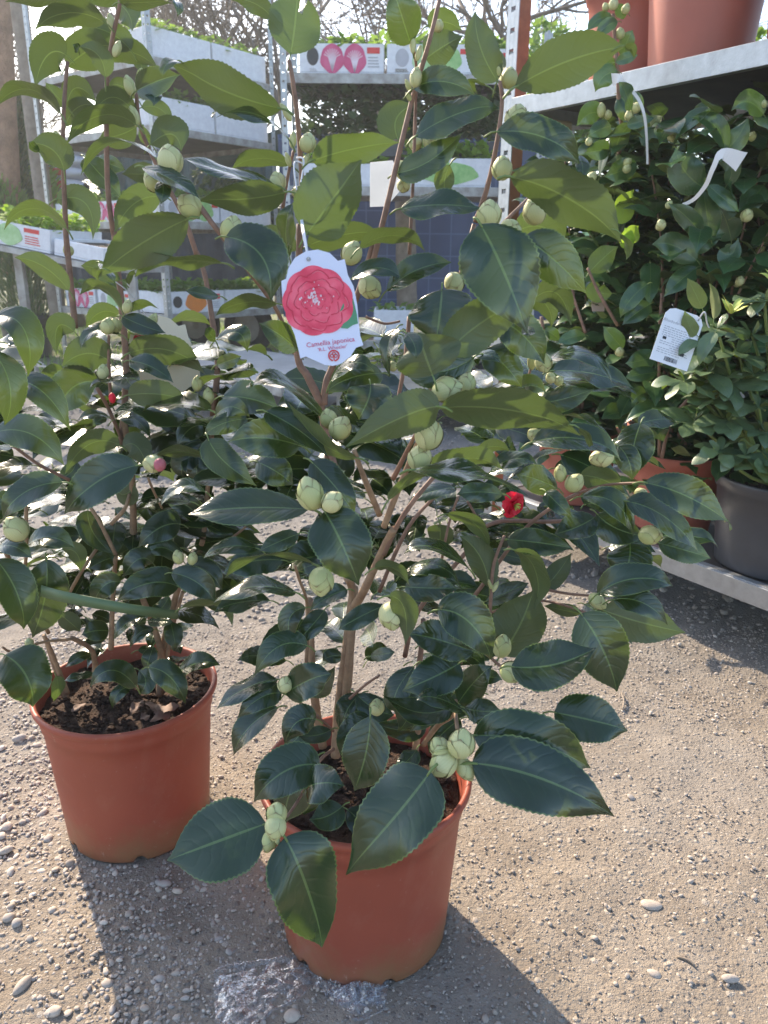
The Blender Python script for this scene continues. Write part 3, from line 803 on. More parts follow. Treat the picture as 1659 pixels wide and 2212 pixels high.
buds(A, 2, """
235 112 23 .88 .3 1
138 335 26 .86 .1 1 1.5
540 338 38 .85 .2 1
574 515 52 .84 .2 1
510 728 44 .83 0 1
455 928 53 .80 0 1
650 915 50 .86 -.4 .8
545 990 42 .82 .8 -.2
205 610 38 .92 .1 -1
135 620 30 .93 -.2 -.8
88 738 38 .92 -.4 .6
85 800 30 .93 -.2 -.8
500 290 15 .84 0 1 2.4
125 190 14 .86 0 1 2.6
150 230 13 .87 .3 1 2.4
105 370 12 .88 -.5 1 2.2
108 420 11 .88 -.6 .8 2.0
995 20 1 1.2
""".replace('995 20 1 1.2\n', ''), .85)
buds(A, 3, """
1600 275 48 .85 .6 -.6
1420 842 38 .80 -.2 1
1470 882 48 .78 .4 .6
""", .8)
buds(A, 4, """
305 255 44 .84 .2 -.8
272 715 58 .73 .9 .2
355 690 42 .76 .3 .9
195 910 61 .73 .1 1
155 1010 52 .74 .2 .8
38 615 20 .86 -.3 1
690 600 38 .82 .2 -1
720 665 22 .88
755 677 21 .88
640 590 20 .85 0 1 2.0
650 912 30 .80 -.5 .4
940 1010 42 .80 -.9 -.2 1.3
1250 450 1 1
""".replace('1250 450 1 1\n', ''), .8)
buds(A, 5, """
1340 198 58 .66 -.3 1 1.25
1436 233 46 .65 .6 .6
1388 576 56 .68 0 -1
1232 1022 33 .82 .2 1
1405 492 12 .69 .1 1 2.4
1380 240 14 .665 -.2 -.6 1.8
""", .7)
buds(A, 6, """
30 725 54 .74 .2 -.9
762 110 27 .84 -.1 1 1.4
823 152 39 .83 .5 .6
510 856 41 .78 .1 1 1.25
553 968 47 .74 .9 -.2 1.1
1150 376 42 .80 .9 -.1 1.15
922 662 32 .80 .7 -.6 1.3
1022 220 28 .84 .5 .2
1108 195 24 .83 .6 .2
480 600 11 .84 .5 1 2.4
460 590 10 .84 -.4 1 2.4
""", .8)
buds(A, 7, """
1195 578 46 .655 .1 1
1190 637 47 .645 -.1 -1
1165 695 36 .65 -.3 -1 1.3
1198 690 12 .64 .3 -1 1.8
1628 118 34 .82 0 1
""", .66)
buds(A, 8, """
335 275 59 .64 .1 1
240 290 43 .655 -.4 .8
256 362 57 .64 -.7 -.5
352 385 38 .645 .5 -.8 1.35
""", .66)
# open red flower
def flower(parent, c, r, face):
    mb = MB(); ax = Vector(face).normalized(); X = ax.orthogonal().normalized(); Yv = ax.cross(X)
    for ring, (n, el, sc) in enumerate(((7, .15, 1.0), (6, .45, .8), (6, .8, .62), (5, 1.1, .42), (4, 1.35, .3))):
        for k in range(n):
            a0 = 2*math.pi*k/n+ring*.5+rg.uniform(-.15, .15); G = 6; V = []
            e = el+rg.uniform(-.05, .35)
            for i in range(G+1):
                s = i/G
                for j in range(G+1):
                    q = j/G*2-1; w_ = .62*sc*r*math.sin(math.pi*(.12+.72*s))*q; ee = e+.35*math.sin(s*3)-.5*s
                    d = X*math.cos(a0)+Yv*math.sin(a0); tn = ax.cross(d)
                    p = Vector(c)+d*(s*sc*r*math.cos(ee))+ax*(s*sc*r*math.sin(ee)+.15*r*q*q*s+.05*r*math.sin(q*6+ring+k))+tn*w_
                    V.append(tuple(p))
            mb.add(V, [[i*(G+1)+j, i*(G+1)+j+1, (i+1)*(G+1)+j+1, (i+1)*(G+1)+j] for i in range(G) for j in range(G)])
    fo = mb.build('flower', M['petal'], parent); mb = MB(); r_ = random.Random(3)
    for k in range(12):
        d = (ax+X*r_.gauss(0, .22)+Yv*r_.gauss(0, .22)).normalized(); tube(mb, [Vector(c)+ax*r*.1, Vector(c)+d*r*.70], [r*.02, r*.035], n=5, sub=1)
    mb.build('stamens', M['yellowgreen'], fo); return fo
flower(A, at(1106, 1088, .90), .0175, (.55, -.75, -.15))

# ---- left camellia
B = thing('potted_camellia', (-.4336, 1.142, 0), 'bushy dark leaved camellia with a green tie band, in the terracotta pot at the left', 'potted plant', 'potted camellias on the gravel')
make_pot(B, M['pot']); make_soil(B, .238, .139, M['soil'], 900, 7)
fb = MB()
leaves(fb, 1, """
330 -15 160 0 20 5 60 U 1.12
452 98 300 55 145 118 105 U 1.10
285 238 205 240 150 376 160 U 1.14
290 288 390 215 480 195 165 U 1.18
565 218 470 140 340 110 105 U 1.20
455 335 425 240 340 200 95 U 1.05
338 215 330 205 318 190 40 T 1.04
500 8 555 60 572 138 110 U 1.20
520 12 620 10 745 2 60 U 1.08
738 0 768 20 767 72 32 T 1.08
515 8 430 -15 340 -10 80 U 1.12
455 260 545 220 706 302 95 U 1.22
590 392 680 350 776 322 120 T 1.04
640 400 665 410 662 458 70 T 1.04
285 458 235 405 198 356 66 U 1.14
288 470 330 380 420 445 95 U 1.22
262 492 120 385 -25 462 86 U 1.10
283 548 330 468 415 452 80 U 1.20
590 502 490 420 404 494 92 U 1.12
587 538 430 500 276 618 98 U 1.06
590 548 510 585 428 595 112 U 1.18
590 425 530 375 468 365 72 U 1.20
612 465 690 470 746 545 70 U 1.20
650 625 740 580 785 655 150 U 1.10
650 622 625 585 612 535 50 U 1.20
276 738 230 650 128 616 140 U 1.08
172 652 140 630 126 612 40 T 1.07
368 680 440 760 530 852 112 T 1.20
420 685 480 710 542 735 70 T 1.22
700 850 580 880 495 1004 132 U 1.14
243 863 370 880 402 1036 112 U 1.14
287 988 150 900 6 975 72 U 1.08
310 -10 370 40 440 90 90 U 1.24
560 190 600 240 612 330 80 U 1.26
""", 1.12, du=-.01)
leaves(fb, 3, """
298 288 190 185 64 144 92 U 1.10
522 245 430 200 352 178 80 U 1.14
430 168 465 205 502 252 26 T 1.10
525 372 440 275 343 302 28 U 1.10
320 465 250 445 244 570 102 U 1.12
520 478 410 460 344 538 54 T 1.10
525 402 440 380 368 450 72 U 1.18
530 400 620 440 716 470 92 T 1.08
640 455 655 480 662 530 50 T 1.08
540 390 610 350 686 366 38 U 1.12
472 592 370 560 268 615 155 U 1.12
555 560 725 545 896 642 108 U 1.06
562 590 660 620 750 684 92 T 1.04
553 740 680 735 832 766 112 U 1.05
562 668 450 680 373 718 44 T 1.08
275 625 225 640 174 640 72 U 1.20
425 680 310 710 240 835 175 T 1.12
-30 400 100 450 132 668 140 T .95
-45 540 40 690 26 878 135 T .92
72 680 190 730 308 892 145 T .98
880 868 815 890 768 962 112 T 1.10
515 955 390 950 280 1072 115 U 1.06
530 965 590 960 640 1062 115 U 1.10
-20 900 140 910 276 1042 152 T 1.00
488 848 575 838 652 926 62 T 1.10
470 832 400 822 328 846 42 T 1.14
878 1002 770 985 658 1000 52 U 1.04
872 960 850 1030 855 1110 130 T 1.12
460 838 425 850 400 878 40 T 1.12
740 700 770 760 760 800 50 U 1.14
""", 1.1, du=-.01)
leaves(fb, 5, """
602 75 430 140 262 290 190 T 1.00
272 148 110 190 -2 312 112 T .98
895 -20 800 60 790 130 110 T 1.12
782 330 690 345 592 432 135 T 1.10
890 330 800 245 695 215 95 T 1.14
-10 430 60 425 140 478 78 T 1.02
118 422 210 385 325 432 84 T 1.04
268 440 330 455 348 534 84 U 1.06
-20 480 70 620 112 792 180 T .98
200 478 195 640 138 822 190 T 1.04
522 580 450 595 402 682 102 T 1.04
662 500 600 480 528 562 105 T 1.08
380 270 405 370 492 458 112 T 1.12
500 470 440 490 383 522 84 T 1.14
792 490 700 430 618 474 88 T 1.10
772 600 640 585 490 664 152 T 1.04
740 540 850 580 932 668 115 T 1.02
798 512 890 530 962 618 105 T 1.06
890 290 955 330 1032 352 95 T 1.14
470 790 410 790 350 808 96 T 1.14
640 745 695 750 752 752 46 T 1.10
738 752 750 810 762 868 86 T 1.12
642 728 550 755 476 834 62 T 1.08
665 782 600 800 552 874 46 T 1.10
396 892 340 905 278 948 52 T 1.14
662 858 645 910 630 962 66 T 1.12
755 985 850 930 952 932 88 T 1.04
640 948 735 990 806 1108 114 T 1.02
588 1032 480 960 380 1040 105 T 1.04
600 960 630 1010 600 1065 90 T 1.08
562 1030 510 1060 480 1132 58 T 1.06
788 690 930 680 1014 756 32 U 1.02
20 895 110 980 150 1125 240 T .92
242 985 250 1040 230 1092 52 U 1.10
402 970 340 985 272 1000 38 T 1.10
262 720 310 760 346 792 84 U 1.10
60 200 20 230 -30 260 90 T 1.06
580 160 540 200 500 180 110 U 1.14
730 640 690 700 640 720 70 T 1.12
330 60 300 110 240 130 80 T 1.14
""", 1.08)
filler(fb, -.44, 1.13, .38, .84, .20, 185, .108)
filler(fb, -.27, 1.2, .6, .84, .10, 30, .09)
filler(fb, -.43, 1.12, .30, .45, .10, 22, .05)
flush_pet(fb); fb.build('foliage', [M['leaf'], M['petiole']], B)
stems(B, 1, """
12 8 290,1106,1.14 278,850,1.13 272,600,1.12 280,400,1.12 292,265,1.12
12 8 490,1015,1.15 465,800,1.14 460,400,1.12 480,200,1.11 515,30,1.10 520,-40,1.10
12 8 850,1100,1.16 790,930,1.15 700,760,1.14 610,560,1.13 588,400,1.12
""", 1.12, M['bark_young'])
stems(B, 3, """
14 12 325,450,1.14 300,200,1.14 282,20,1.14
16 12 525,960,1.14 545,640,1.15 525,350,1.15 510,200,1.15 490,20,1.15
14 10 920,830,1.16 940,600,1.16 915,400,1.16 885,220,1.16 850,120,1.16
9 8 535,950,1.14 470,800,1.12 420,710,1.10
8 6 480,780,1.13 470,600,1.12 470,480,1.12
8 7 300,1106,1.08 170,1040,1.06 60,960,1.04
""", 1.14, M['bark_young'])
stems(B, 5, """
15 15 575,440,1.16 575,250,1.15 565,60,1.14 530,-140,1.14
9 8 500,460,1.10 430,320,1.10 380,240,1.10
9 8 480,330,1.12 540,260,1.12 560,200,1.14
8 7 270,680,1.10 360,520,1.10 430,420,1.12 
11 10 870,420,1.16 885,330,1.16 920,-120,1.16
9 8 110,150,1.04 115,420,1.06 105,540,1.08
10 9 20,440,1.02 80,560,1.06 210,800,1.10
12 9 290,1060,1.14 230,900,1.10 190,810,1.08
14 11 300,1120,1.16 240,950,1.12 200,830,1.1
13 10 410,1010,1.16 400,880,1.14 310,820,1.08
7 5 320,825,1.08 180,840,1.04 60,880,.98 10,860,.96
15 13 690,1070,1.16 700,880,1.16 760,640,1.16 800,520,1.16
15 13 720,1030,1.15 690,860,1.15 660,760,1.15 600,600,1.15 575,430,1.15
12 10 480,870,1.14 485,700,1.14 500,460,1.13
6 5 640,130,1.04 670,200,1.06 700,260,1.10
6 5 980,405,1.1 1050,350,1.12 1060,340,1.12
10 8 700,1040,1.16 740,800,1.15 790,620,1.14
""", 1.12, M['bark'])
buds(B, 1, """
275 845 21 1.15 -.3 1
295 1082 22 1.15
480 95 17 1.11 -.2 1 1.9
505 212 18 1.11 .5 1 1.9
560 370 24 1.10 -.3 1 1.7
580 502 22 1.11 -.3 1 1.9
248 592 16 1.12 -.5 1 1.6
605 320 14 1.12 .4 1 1.7
""", 1.12)
buds(B, 3, """
465 442 31 1.08 .2 1
497 438 29 1.10
445 640 25 1.08 .1 1 1.3
853 690 24 1.06 .1 1 1.4
900 745 24 1.05 0 1 1.5
822 740 17 1.06 -.2 1 1.2
550 357 20 1.08 .3 1 1.5
660 415 20 1.1 .6 1 1.5
""", 1.1)
buds(B, 5, """
770 472 24 1.02 -.2 1 1.3
832 478 22 1.02 .3 1 1.3
126 840 19 .96
70 350 52 1.0 -.4 .6
""", 1.0)
o = bud(B, at(*zp(3, 668, 1035), 1.0), .0125, RT*.8-UP*.1-fw*.3, elong=1.3, mt=M['bud'])
tipm = MB(); bv, bf = ico(2); c0 = np.array(at(*zp(3, 690, 1040), .992)); tipm.add(bv*np.array([.0085, .009, .0095])+c0, bf); tt = tipm.build('petal_tip', petal_mat('pink_petal', (.75, .28, .30), (.6, .15, .2)), o)
tipm = MB(); c0 = np.array(at(*zp(3, 485, 752), 1.10)); tipm.add(bv*np.array([.005, .005, .008])+c0, bf); tipm.build('opening_bud', M['petal'], B)
# green tie band round the stems of the left plant
mb = MB(); P = [at(*zp(5, x, y), Y) for x, y, Y in ((110, 595, 1.06), (240, 635, 1.0), (420, 672, .975), (600, 702, .985), (770, 722, 1.04))]; Q = catmull(P, 6); V = []; UV = []
for i, q in enumerate(Q):
    hw_ = .0085*(1-.25*i/len(Q)); V += [tuple(q+UP*hw_), tuple(q-UP*hw_), tuple(q+UP*hw_+Vector((0, .001, 0))), tuple(q-UP*hw_+Vector((0, .001, 0)))]
n = len(Q); F = [[i*4, i*4+1, i*4+5, i*4+4] for i in range(n-1)]+[[i*4+2, i*4+6, i*4+7, i*4+3] for i in range(n-1)]+[[i*4, i*4+4, i*4+6, i*4+2] for i in range(n-1)]+[[i*4+1, i*4+3, i*4+7, i*4+5] for i in range(n-1)]
mb.add(V, F); mb.build('tie_band', M['band'], B)
# dry leaves on the soil
M['dry'] = simple('dry_leaf', (.22, .12, .08), .7, c2=(.10, .055, .04), scale=30)
mb = MB()
for x, y, L_, a in ((660, 95, .045, .3), (690, 115, .04, 2.5), (560, 80, .035, 1.2), (730, 80, .04, 4), (620, 60, .03, 5), (300, 70, .03, 1)):
    p = at(*zp(7, x, y), 1.08); p.z = .252; rand_leaf(mb, p, (math.cos(a), math.sin(a), .2), L_, droop=.1, wave=.2, pet=0)
mb.build('dry_leaves', M['dry'], B)
# ------------------------------------------------------------ labels
def text_mesh(s, size, font=None):
    cu = bpy.data.curves.new('txt', 'FONT'); cu.body = s; cu.size = size; cu.align_x = 'CENTER'; cu.align_y = 'CENTER'; cu.resolution_u = 2
    o = bpy.data.objects.new('txt', cu); col.objects.link(o); dg = bpy.context.evaluated_depsgraph_get(); me = bpy.data.meshes.new_from_object(o.evaluated_get(dg))
    v = [tuple(x.co) for x in me.vertices]; f = [list(p.vertices) for p in me.polygons]; bpy.data.objects.remove(o); bpy.data.meshes.remove(me); return v, f
class Card:
    """flat card in a local frame: pixel-like units (x right, y down), extruded thickness"""
    def __init__(s, c, X, Yv, unit, bend=0.0): s.c = Vector(c); s.X = Vector(X).normalized(); s.Y = Vector(Yv).normalized(); s.u = unit; s.N = s.X.cross(s.Y).normalized(); s.b = bend
    def p(s, x, y, h=0): return tuple(s.c+s.X*(x*s.u)-s.Y*(y*s.u)+s.N*(h-s.b*(x*s.u)**2))
    def poly(s, pts, h0, h1, mb, mi=0):
        n = len(pts); cx = sum(p[0] for p in pts)/n; cy = sum(p[1] for p in pts)/n
        V = [s.p(cx, cy, h1)]+[s.p(x, y, h1) for x, y in pts]+[s.p(x, y, h0) for x, y in pts]+[s.p(cx, cy, h0)]
        F = [[0, 1+i, 1+(i+1) % n] for i in range(n)]+[[1+i, n+1+i, n+1+(i+1) % n, 1+(i+1) % n] for i in range(n)]+[[2*n+1, n+1+(i+1) % n, n+1+i] for i in range(n)]
        mb.add(V, F, smooth=False, mi=mi)
    def strip(s, pts, wd, h0, h1, mb, mi=0):
        for a, b in zip(pts, pts[1:]):
            dx, dy = b[0]-a[0], b[1]-a[1]; L = math.hypot(dx, dy) or 1; nx, ny = -dy/L*wd/2, dx/L*wd/2
            s.poly([(a[0]+nx, a[1]+ny), (b[0]+nx, b[1]+ny), (b[0]-nx, b[1]-ny), (a[0]-nx, a[1]-ny)], h0, h1, mb, mi)
    def text(s, st, x, y, size, rot, h, mb, mi=0):
        v, f = text_mesh(st, size); c, q = math.cos(rot), math.sin(rot)
        mb.add([s.p(x+(a*c+b*q), y+(a*q-b*c), h) for a, b, _ in v], f, smooth=False, mi=mi)

def smooth_poly(pts, n=4):
    return [tuple(q[:2]) for q in catmull([Vector((x, y, 0)) for x, y in pts+[pts[0]]], n)[:-1]]
def printed_mat():
    m, t, b, o = mat('printed_flower'); tc = N(t, 'ShaderNodeTexCoord'); ns = N(t, 'ShaderNodeTexNoise'); ns.inputs['Scale'].default_value = 60; ns.inputs['Detail'].default_value = 4; t.links.new(tc.outputs['Object'], ns.inputs['Vector'])
    ad = N(t, 'ShaderNodeMix'); ad.data_type = 'RGBA'; ad.blend_type = 'LINEAR_LIGHT'; ad.inputs[0].default_value = .012; t.links.new(tc.outputs['Object'], ad.inputs[6]); t.links.new(ns.outputs['Color'], ad.inputs[7])
    vo = N(t, 'ShaderNodeTexVoronoi'); vo.inputs['Scale'].default_value = 75; vo.feature = 'SMOOTH_F1'; t.links.new(ad.outputs[2], vo.inputs['Vector'])
    c = ramp(t, math_(t, 'ADD', vo.outputs['Distance'], math_(t, 'MULTIPLY', math_(t, 'SUBTRACT', ns.outputs['Fac'], .5), .5)), [(.0, (.84, .15, .20)), (.35, (.78, .08, .13)), (.7, (.62, .025, .06))]); t.links.new(c, b.inputs['Base Color']); b.inputs['Roughness'].default_value = .35; return m
M['print_flower'] = printed_mat()
M['print_petal'] = petal_mat('printed_petal', (.70, .045, .085), (.62, .03, .07))
M['print_light'] = simple('printed_light_edge', (.84, .17, .22), .4); M['print_white'] = simple('printed_highlight', (.85, .62, .66), .5)
M['print_leaf'] = simple('printed_leaf', (.09, .28, .14), .45)
M['label_card'] = simple('label_card', (.66, .68, .80), .35, c2=(.62, .64, .76), bs=.02)
M['label_backlit'] = simple('label_card_backlit', (.70, .62, .46), .4, c2=(.66, .58, .42), bs=.02)  # same card with the backlight tint put into its colour
def camellia_label(c, X, Yv, unit, card, label, grp, flow, bend=0):
    k = Card(c, X, Yv, unit, bend); root = thing('plant_label', tuple(Vector(c)), label, 'plant label', grp)
    out = [(-135, -135), (-108, -178), (-60, -208), (-8, -217), (45, -204), (82, -170), (112, -180), (126, -110), (152, -60), (168, 20), (176, 110), (182, 160), (196, 200), (163, 213), (138, 252), (98, 285), (60, 297), (22, 293), (-15, 277), (-60, 258), (-84, 267), (-90, 238), (-108, 165), (-135, 100), (-162, 15), (-168, -75), (-146, -85)]
    out = [(x, y) for x, y in out]; mb = MB(); k.poly(out, -.0004, 0, mb); mb.build('card', card, root)
    fl = []
    for i in range(72):
        a = 2*math.pi*i/72; r = 150+9*abs(math.sin(a*4.5))+4*math.sin(3*a+1); fl.append((-8+r*math.cos(a), 12+r*.98*math.sin(a)))
    fl = [(min(x, 150+.2*y*0), y) for x, y in fl]
    if flow:
        mb = MB(); k.poly([(118, -10), (150, -5), (166, 60), (172, 105), (150, 112), (125, 130), (98, 128), (70, 100)], .0001, .0003, mb); mb.build('printed_leaf', M['print_leaf'], root)
        mb = MB(); k.poly(fl, .0002, .0005, mb); rr = random.Random(2)
        hh = .0005
        for ring, (n, r1, r0) in enumerate(((8, 84, 54), (7, 60, 42), (6, 38, 30), (4, 18, 18))):
            for i in range(n):
                a = 2*math.pi*i/n+ring*.4; cx, cy = -8+r1*math.cos(a), 12+r1*math.sin(a); hh += .00002
                pts = [(cx+r0*(1+.1*math.sin(5*b+i))*math.cos(b), cy+r0*.85*(1+.1*math.cos(4*b+i))*math.sin(b)) for b in [2*math.pi*q/20 for q in range(20)]]
                arc = [(cx+r0*(1+.12*math.sin(3*b+i))*math.cos(a+b), cy+r0*.9*(1+.1*math.cos(4*b+i))*math.sin(a+b)) for b in [-1.35+q*.27 for q in range(11)]]; k.strip(arc[1:-1], 4.5-.6*ring, hh-.0001, hh, mb, mi=1); k.strip([(x*.97-.2, y*.97+.3) for x, y in arc[3:-3]], 3.2, hh-.0001, hh, mb, mi=2)
        mb.build('printed_flower', [M['print_flower'], M['print_petal'], M['print_light']], root)
        mb = MB()
        for i in range(46):
            a = rr.uniform(0, 6.28); q = abs(rr.gauss(0, 34)); x, y = -20+q*math.cos(a), 5+q*math.sin(a)*.95; s1 = rr.uniform(2.5, 7.5)
            k.poly([(x+s1*rr.uniform(.4, 1)*math.cos(b), y+s1*1.3*rr.uniform(.4, 1)*math.sin(b)) for b in [k_*.9 for k_ in range(7)]], hh, hh+.0002, mb)
        mb.build('petal_flecks', M['print_white'], root)
    mb = MB(); rot = -.16
    k.text('Camellia japonica', 49, 193, 31, rot, .0008, mb); k.text("'R.L. Wheeler'", 58, 219, 23, rot, .0008, mb)
    mb.build('lettering', M['ink_pink'], root)
    mb = MB(); lx, ly = 64, 252
    ring = [(lx+23*math.cos(a), ly+23*math.sin(a)) for a in [1.75+q*(5.93/28) for q in range(29)]]; k.strip(ring, 6, .0003, .0008, mb)
    for a in (-1.57, .1, 3.04):
        cx, cy = lx+8.5*math.cos(a), ly+8.5*math.sin(a); pts = [(cx+7*math.cos(b), cy+7*math.sin(b)) for b in [q*.52 for q in range(13)]]; k.strip(pts, 3.6, .0003, .0008, mb)
    k.strip([(lx, ly), (lx+1, ly+22)], 4.5, .0003, .0008, mb)
    mb.build('emblem', M['ink_red'], root)
    return root, k
LBY = .70; c = at(*zp(3, 1380, 322), LBY); un = 1/K*D2*(c-O).dot(fw)/CF*.975
Xl = (RT*1+fw*.10).normalized(); Yl = (UP-Xl*UP.dot(Xl)).normalized()
lab, kc = camellia_label(c, Xl, Yl, un, M['label_card'], 'hanging picture label with a large pink camellia flower, tied to the front plant', None, True, bend=1.2)
mb = MB(); hole = Vector(kc.p(-48, -172, .0009)); V = []
ring = [(-48+8*math.cos(a), -172+8*math.sin(a)) for a in [q*.53 for q in range(13)]]; kc.strip(ring, 3, .0003, .0010, mb); mb.build('eyelet', M['hub'], lab)
mb = MB(); top = at(*zp(1, 1302, 712), .87)
tube(mb, [hole, at(*zp(3, 1312, 60), .74), at(*zp(3, 1300, -20), .80), at(*zp(1, 1283, 830), .84), top+Vector((-.006, -.012, 0)), top+Vector((.003, -.012, 0))], .0009, n=6, sub=6)
tube(mb, [hole, at(*zp(3, 1318, 55), .74), at(*zp(3, 1306, -20), .80), at(*zp(1, 1296, 830), .84), top+Vector((.004, -.014, .002)), top+Vector((-.004, -.006, .006))], .0009, n=6, sub=6)
mb.build('string', M['string'], lab)
c = at(*zp(3, 700, 595), 1.20); Xl = (RT*.97+fw*.22+UP*.02).normalized(); Yl = (UP-RT*.02-Xl*UP.dot(Xl)).normalized()
lab2, kc2 = camellia_label(c, Xl, Yl, .00033, M['label_backlit'], 'picture label tinted cream as if backlit, half hidden among the leaves of the left plant', None, False)
mb = MB()
for x, y, r_ in ((-75, -110, 48), (-48, -85, 40), (-20, -70, 30)):
    kc2.poly([(x+r_*(1+.12*math.sin(5*a))*math.cos(a), y+r_*(1+.1*math.cos(4*a))*math.sin(a)) for a in [q*.314 for q in range(20)]], .0001, .0006+r_*1e-6, mb)
mb.build('printed_flower', [M['print_petal']], lab2)
mb = MB(); tube(mb, [kc2.p(-48, -172, .001), at(*zp(3, 640, 410), 1.18), at(*zp(3, 560, 300), 1.15), at(*zp(3, 500, 250), 1.13)], .0009, n=5, sub=5); mb.build('string', M['string'], lab2)
# bright white card behind the big leaf
root = thing('plant_label', tuple(at(845, 400, 1.05)), 'folded blank white card shining in the sun behind the biggest upper leaf', 'plant label')
M['paper'] = petal_mat('thin_white_paper', (.85, .85, .84), (.8, .8, .79)); M['paper'].node_tree.nodes['Mix Shader'].inputs[0].default_value = .6
mb = MB(); P = [(804, 355), (850, 340), (872, 400), (868, 402), (835, 448), (800, 455)]; k = Card(at(838, 400, 1.05), RT*.9+fw*.25, UP*.9+fw*.3, px(1.05))
k.poly([(-36, -50), (10, -62), (34, -6), (30, 2), (-2, 50), (-36, 56)], -.0005, 0, mb); mb.build('card', M['paper'], root)

# ------------------------------------------------------------ crumpled plastic film
def film():
    m, t, b, o = mat('clear_film'); tr = N(t, 'ShaderNodeBsdfTransparent'); tr.inputs[0].default_value = (.95, .96, .98, 1)
    gl = N(t, 'ShaderNodeBsdfGlossy'); gl.inputs['Roughness'].default_value = .22; gl.inputs[0].default_value = (1, 1, 1, 1)
    df = N(t, 'ShaderNodeBsdfTranslucent'); df.inputs[0].default_value = (.9, .92, .96, 1); dd = N(t, 'ShaderNodeBsdfDiffuse'); dd.inputs[0].default_value = (.85, .87, .92, 1)
    sc = N(t, 'ShaderNodeMixShader'); sc.inputs[0].default_value = .5; t.links.new(df.outputs[0], sc.inputs[1]); t.links.new(dd.outputs[0], sc.inputs[2])
    tc = N(t, 'ShaderNodeTexCoord'); ns = N(t, 'ShaderNodeTexNoise'); ns.inputs['Scale'].default_value = 22; ns.inputs['Detail'].default_value = 3; t.links.new(tc.outputs['Object'], ns.inputs['Vector'])
    wp = N(t, 'ShaderNodeMix'); wp.data_type = 'RGBA'; wp.blend_type = 'LINEAR_LIGHT'; wp.inputs[0].default_value = .02; mp = N(t, 'ShaderNodeMapping'); mp.vector_type = 'TEXTURE'; mp.inputs['Rotation'].default_value = (0, 0, .75); mp.inputs['Scale'].default_value = (1.9, .6, 1); t.links.new(tc.outputs['Object'], mp.inputs['Vector']); t.links.new(mp.outputs[0], wp.inputs[6]); t.links.new(ns.outputs['Color'], wp.inputs[7])
    lines = []
    for scv, wd in ((26, .02), (60, .035)):
        vo = N(t, 'ShaderNodeTexVoronoi'); vo.feature = 'DISTANCE_TO_EDGE'; vo.inputs['Scale'].default_value = scv; t.links.new(wp.outputs[2], vo.inputs['Vector']); lines.append(math_(t, 'SUBTRACT', 1, math_(t, 'MINIMUM', math_(t, 'DIVIDE', vo.outputs[0], wd), 1)))
    ln = math_(t, 'MULTIPLY', math_(t, 'MAXIMUM', lines[0], math_(t, 'MULTIPLY', lines[1], .6)), ramp(t, noise(t, 26, 3, .6), [(.35, (.1, .1, .1)), (.65, (1, 1, 1))]))
    fr = N(t, 'ShaderNodeFresnel'); fr.inputs[0].default_value = 1.5
    bm_ = N(t, 'ShaderNodeBump'); bm_.inputs['Strength'].default_value = .8; bm_.inputs['Distance'].default_value = .0025; t.links.new(math_(t, 'ADD', math_(t, 'MULTIPLY', lines[0], .3), math_(t, 'MULTIPLY', noise(t, 40, 4, .65, dist=2), 1.2)), bm_.inputs['Height'])
    t.links.new(bm_.outputs[0], gl.inputs['Normal']); t.links.new(bm_.outputs[0], fr.inputs['Normal'])
    g1 = N(t, 'ShaderNodeMixShader'); t.links.new(math_(t, 'ADD', math_(t, 'MULTIPLY', fr.outputs[0], .38), .015), g1.inputs[0]); t.links.new(tr.outputs[0], g1.inputs[1]); t.links.new(gl.outputs[0], g1.inputs[2])
    ms = N(t, 'ShaderNodeMixShader'); t.links.new(math_(t, 'ADD', math_(t, 'MULTIPLY', ln, .50), .04), ms.inputs[0]); t.links.new(g1.outputs[0], ms.inputs[1]); t.links.new(sc.outputs[0], ms.inputs[2]); t.links.new(ms.outputs[0], o.inputs[0])
    root = thing('plastic_film', tuple(gz(620, 2140)), 'crumpled clear plastic film lying on the ground against the front pot', 'plastic wrap'); mb = MB(); rr = np.random.default_rng(3)
    # outline of the sheet on the ground, left lobe and right lobe joined by a twisted neck
    rows = [((462, 2105), (470, 2300)), ((500, 2088), (520, 2260)), ((560, 2082), (590, 2190)), ((620, 2072), (640, 2172)), ((655, 2066), (672, 2140)), ((690, 2095), (700, 2152)), ((715, 2125), (712, 2165)), ((740, 2128), (735, 2195)), ((790, 2126), (780, 2212)), ((842, 2128), (830, 2185))]
    nx, ny = 90, 44; A_ = catmull([gz(*r[0]) for r in rows], 10); B_ = catmull([gz(*r[1]) for r in rows], 10); nx = len(A_)
    ph = rr.uniform(0, 6.28, (14, 3)); V = []
    for i in range(nx):
        for j in range(ny+1):
            s = j/ny; p = A_[i].lerp(B_[i], s); x, y = p.x, p.y; e = math.sin(math.pi*s)
            z = .004+.006*e+.007*math.exp(-((s-.03)/.05)**2)+.005*math.exp(-((s-.97)/.04)**2)
            for q in range(14):
                kx, ky = 60*math.cos(ph[q, 0])*(1+q*.35), 60*math.sin(ph[q, 0])*(1+q*.35); z += .0018/(1+q*.33)*(1-2*abs(math.sin((x*kx+y*ky)*.8+ph[q, 1])))
            V.append((x+rr.normal()*.0006, y+rr.normal()*.0006, max(.0015, z+rr.normal()*.0003)))
    F = [[i*(ny+1)+j, (i+1)*(ny+1)+j, (i+1)*(ny+1)+j+1, i*(ny+1)+j+1] for i in range(nx-1) for j in range(ny)]
    mb.add(V, F, smooth=True); mb.build('film_sheet', m, root)
    V = []; nx2 = 36
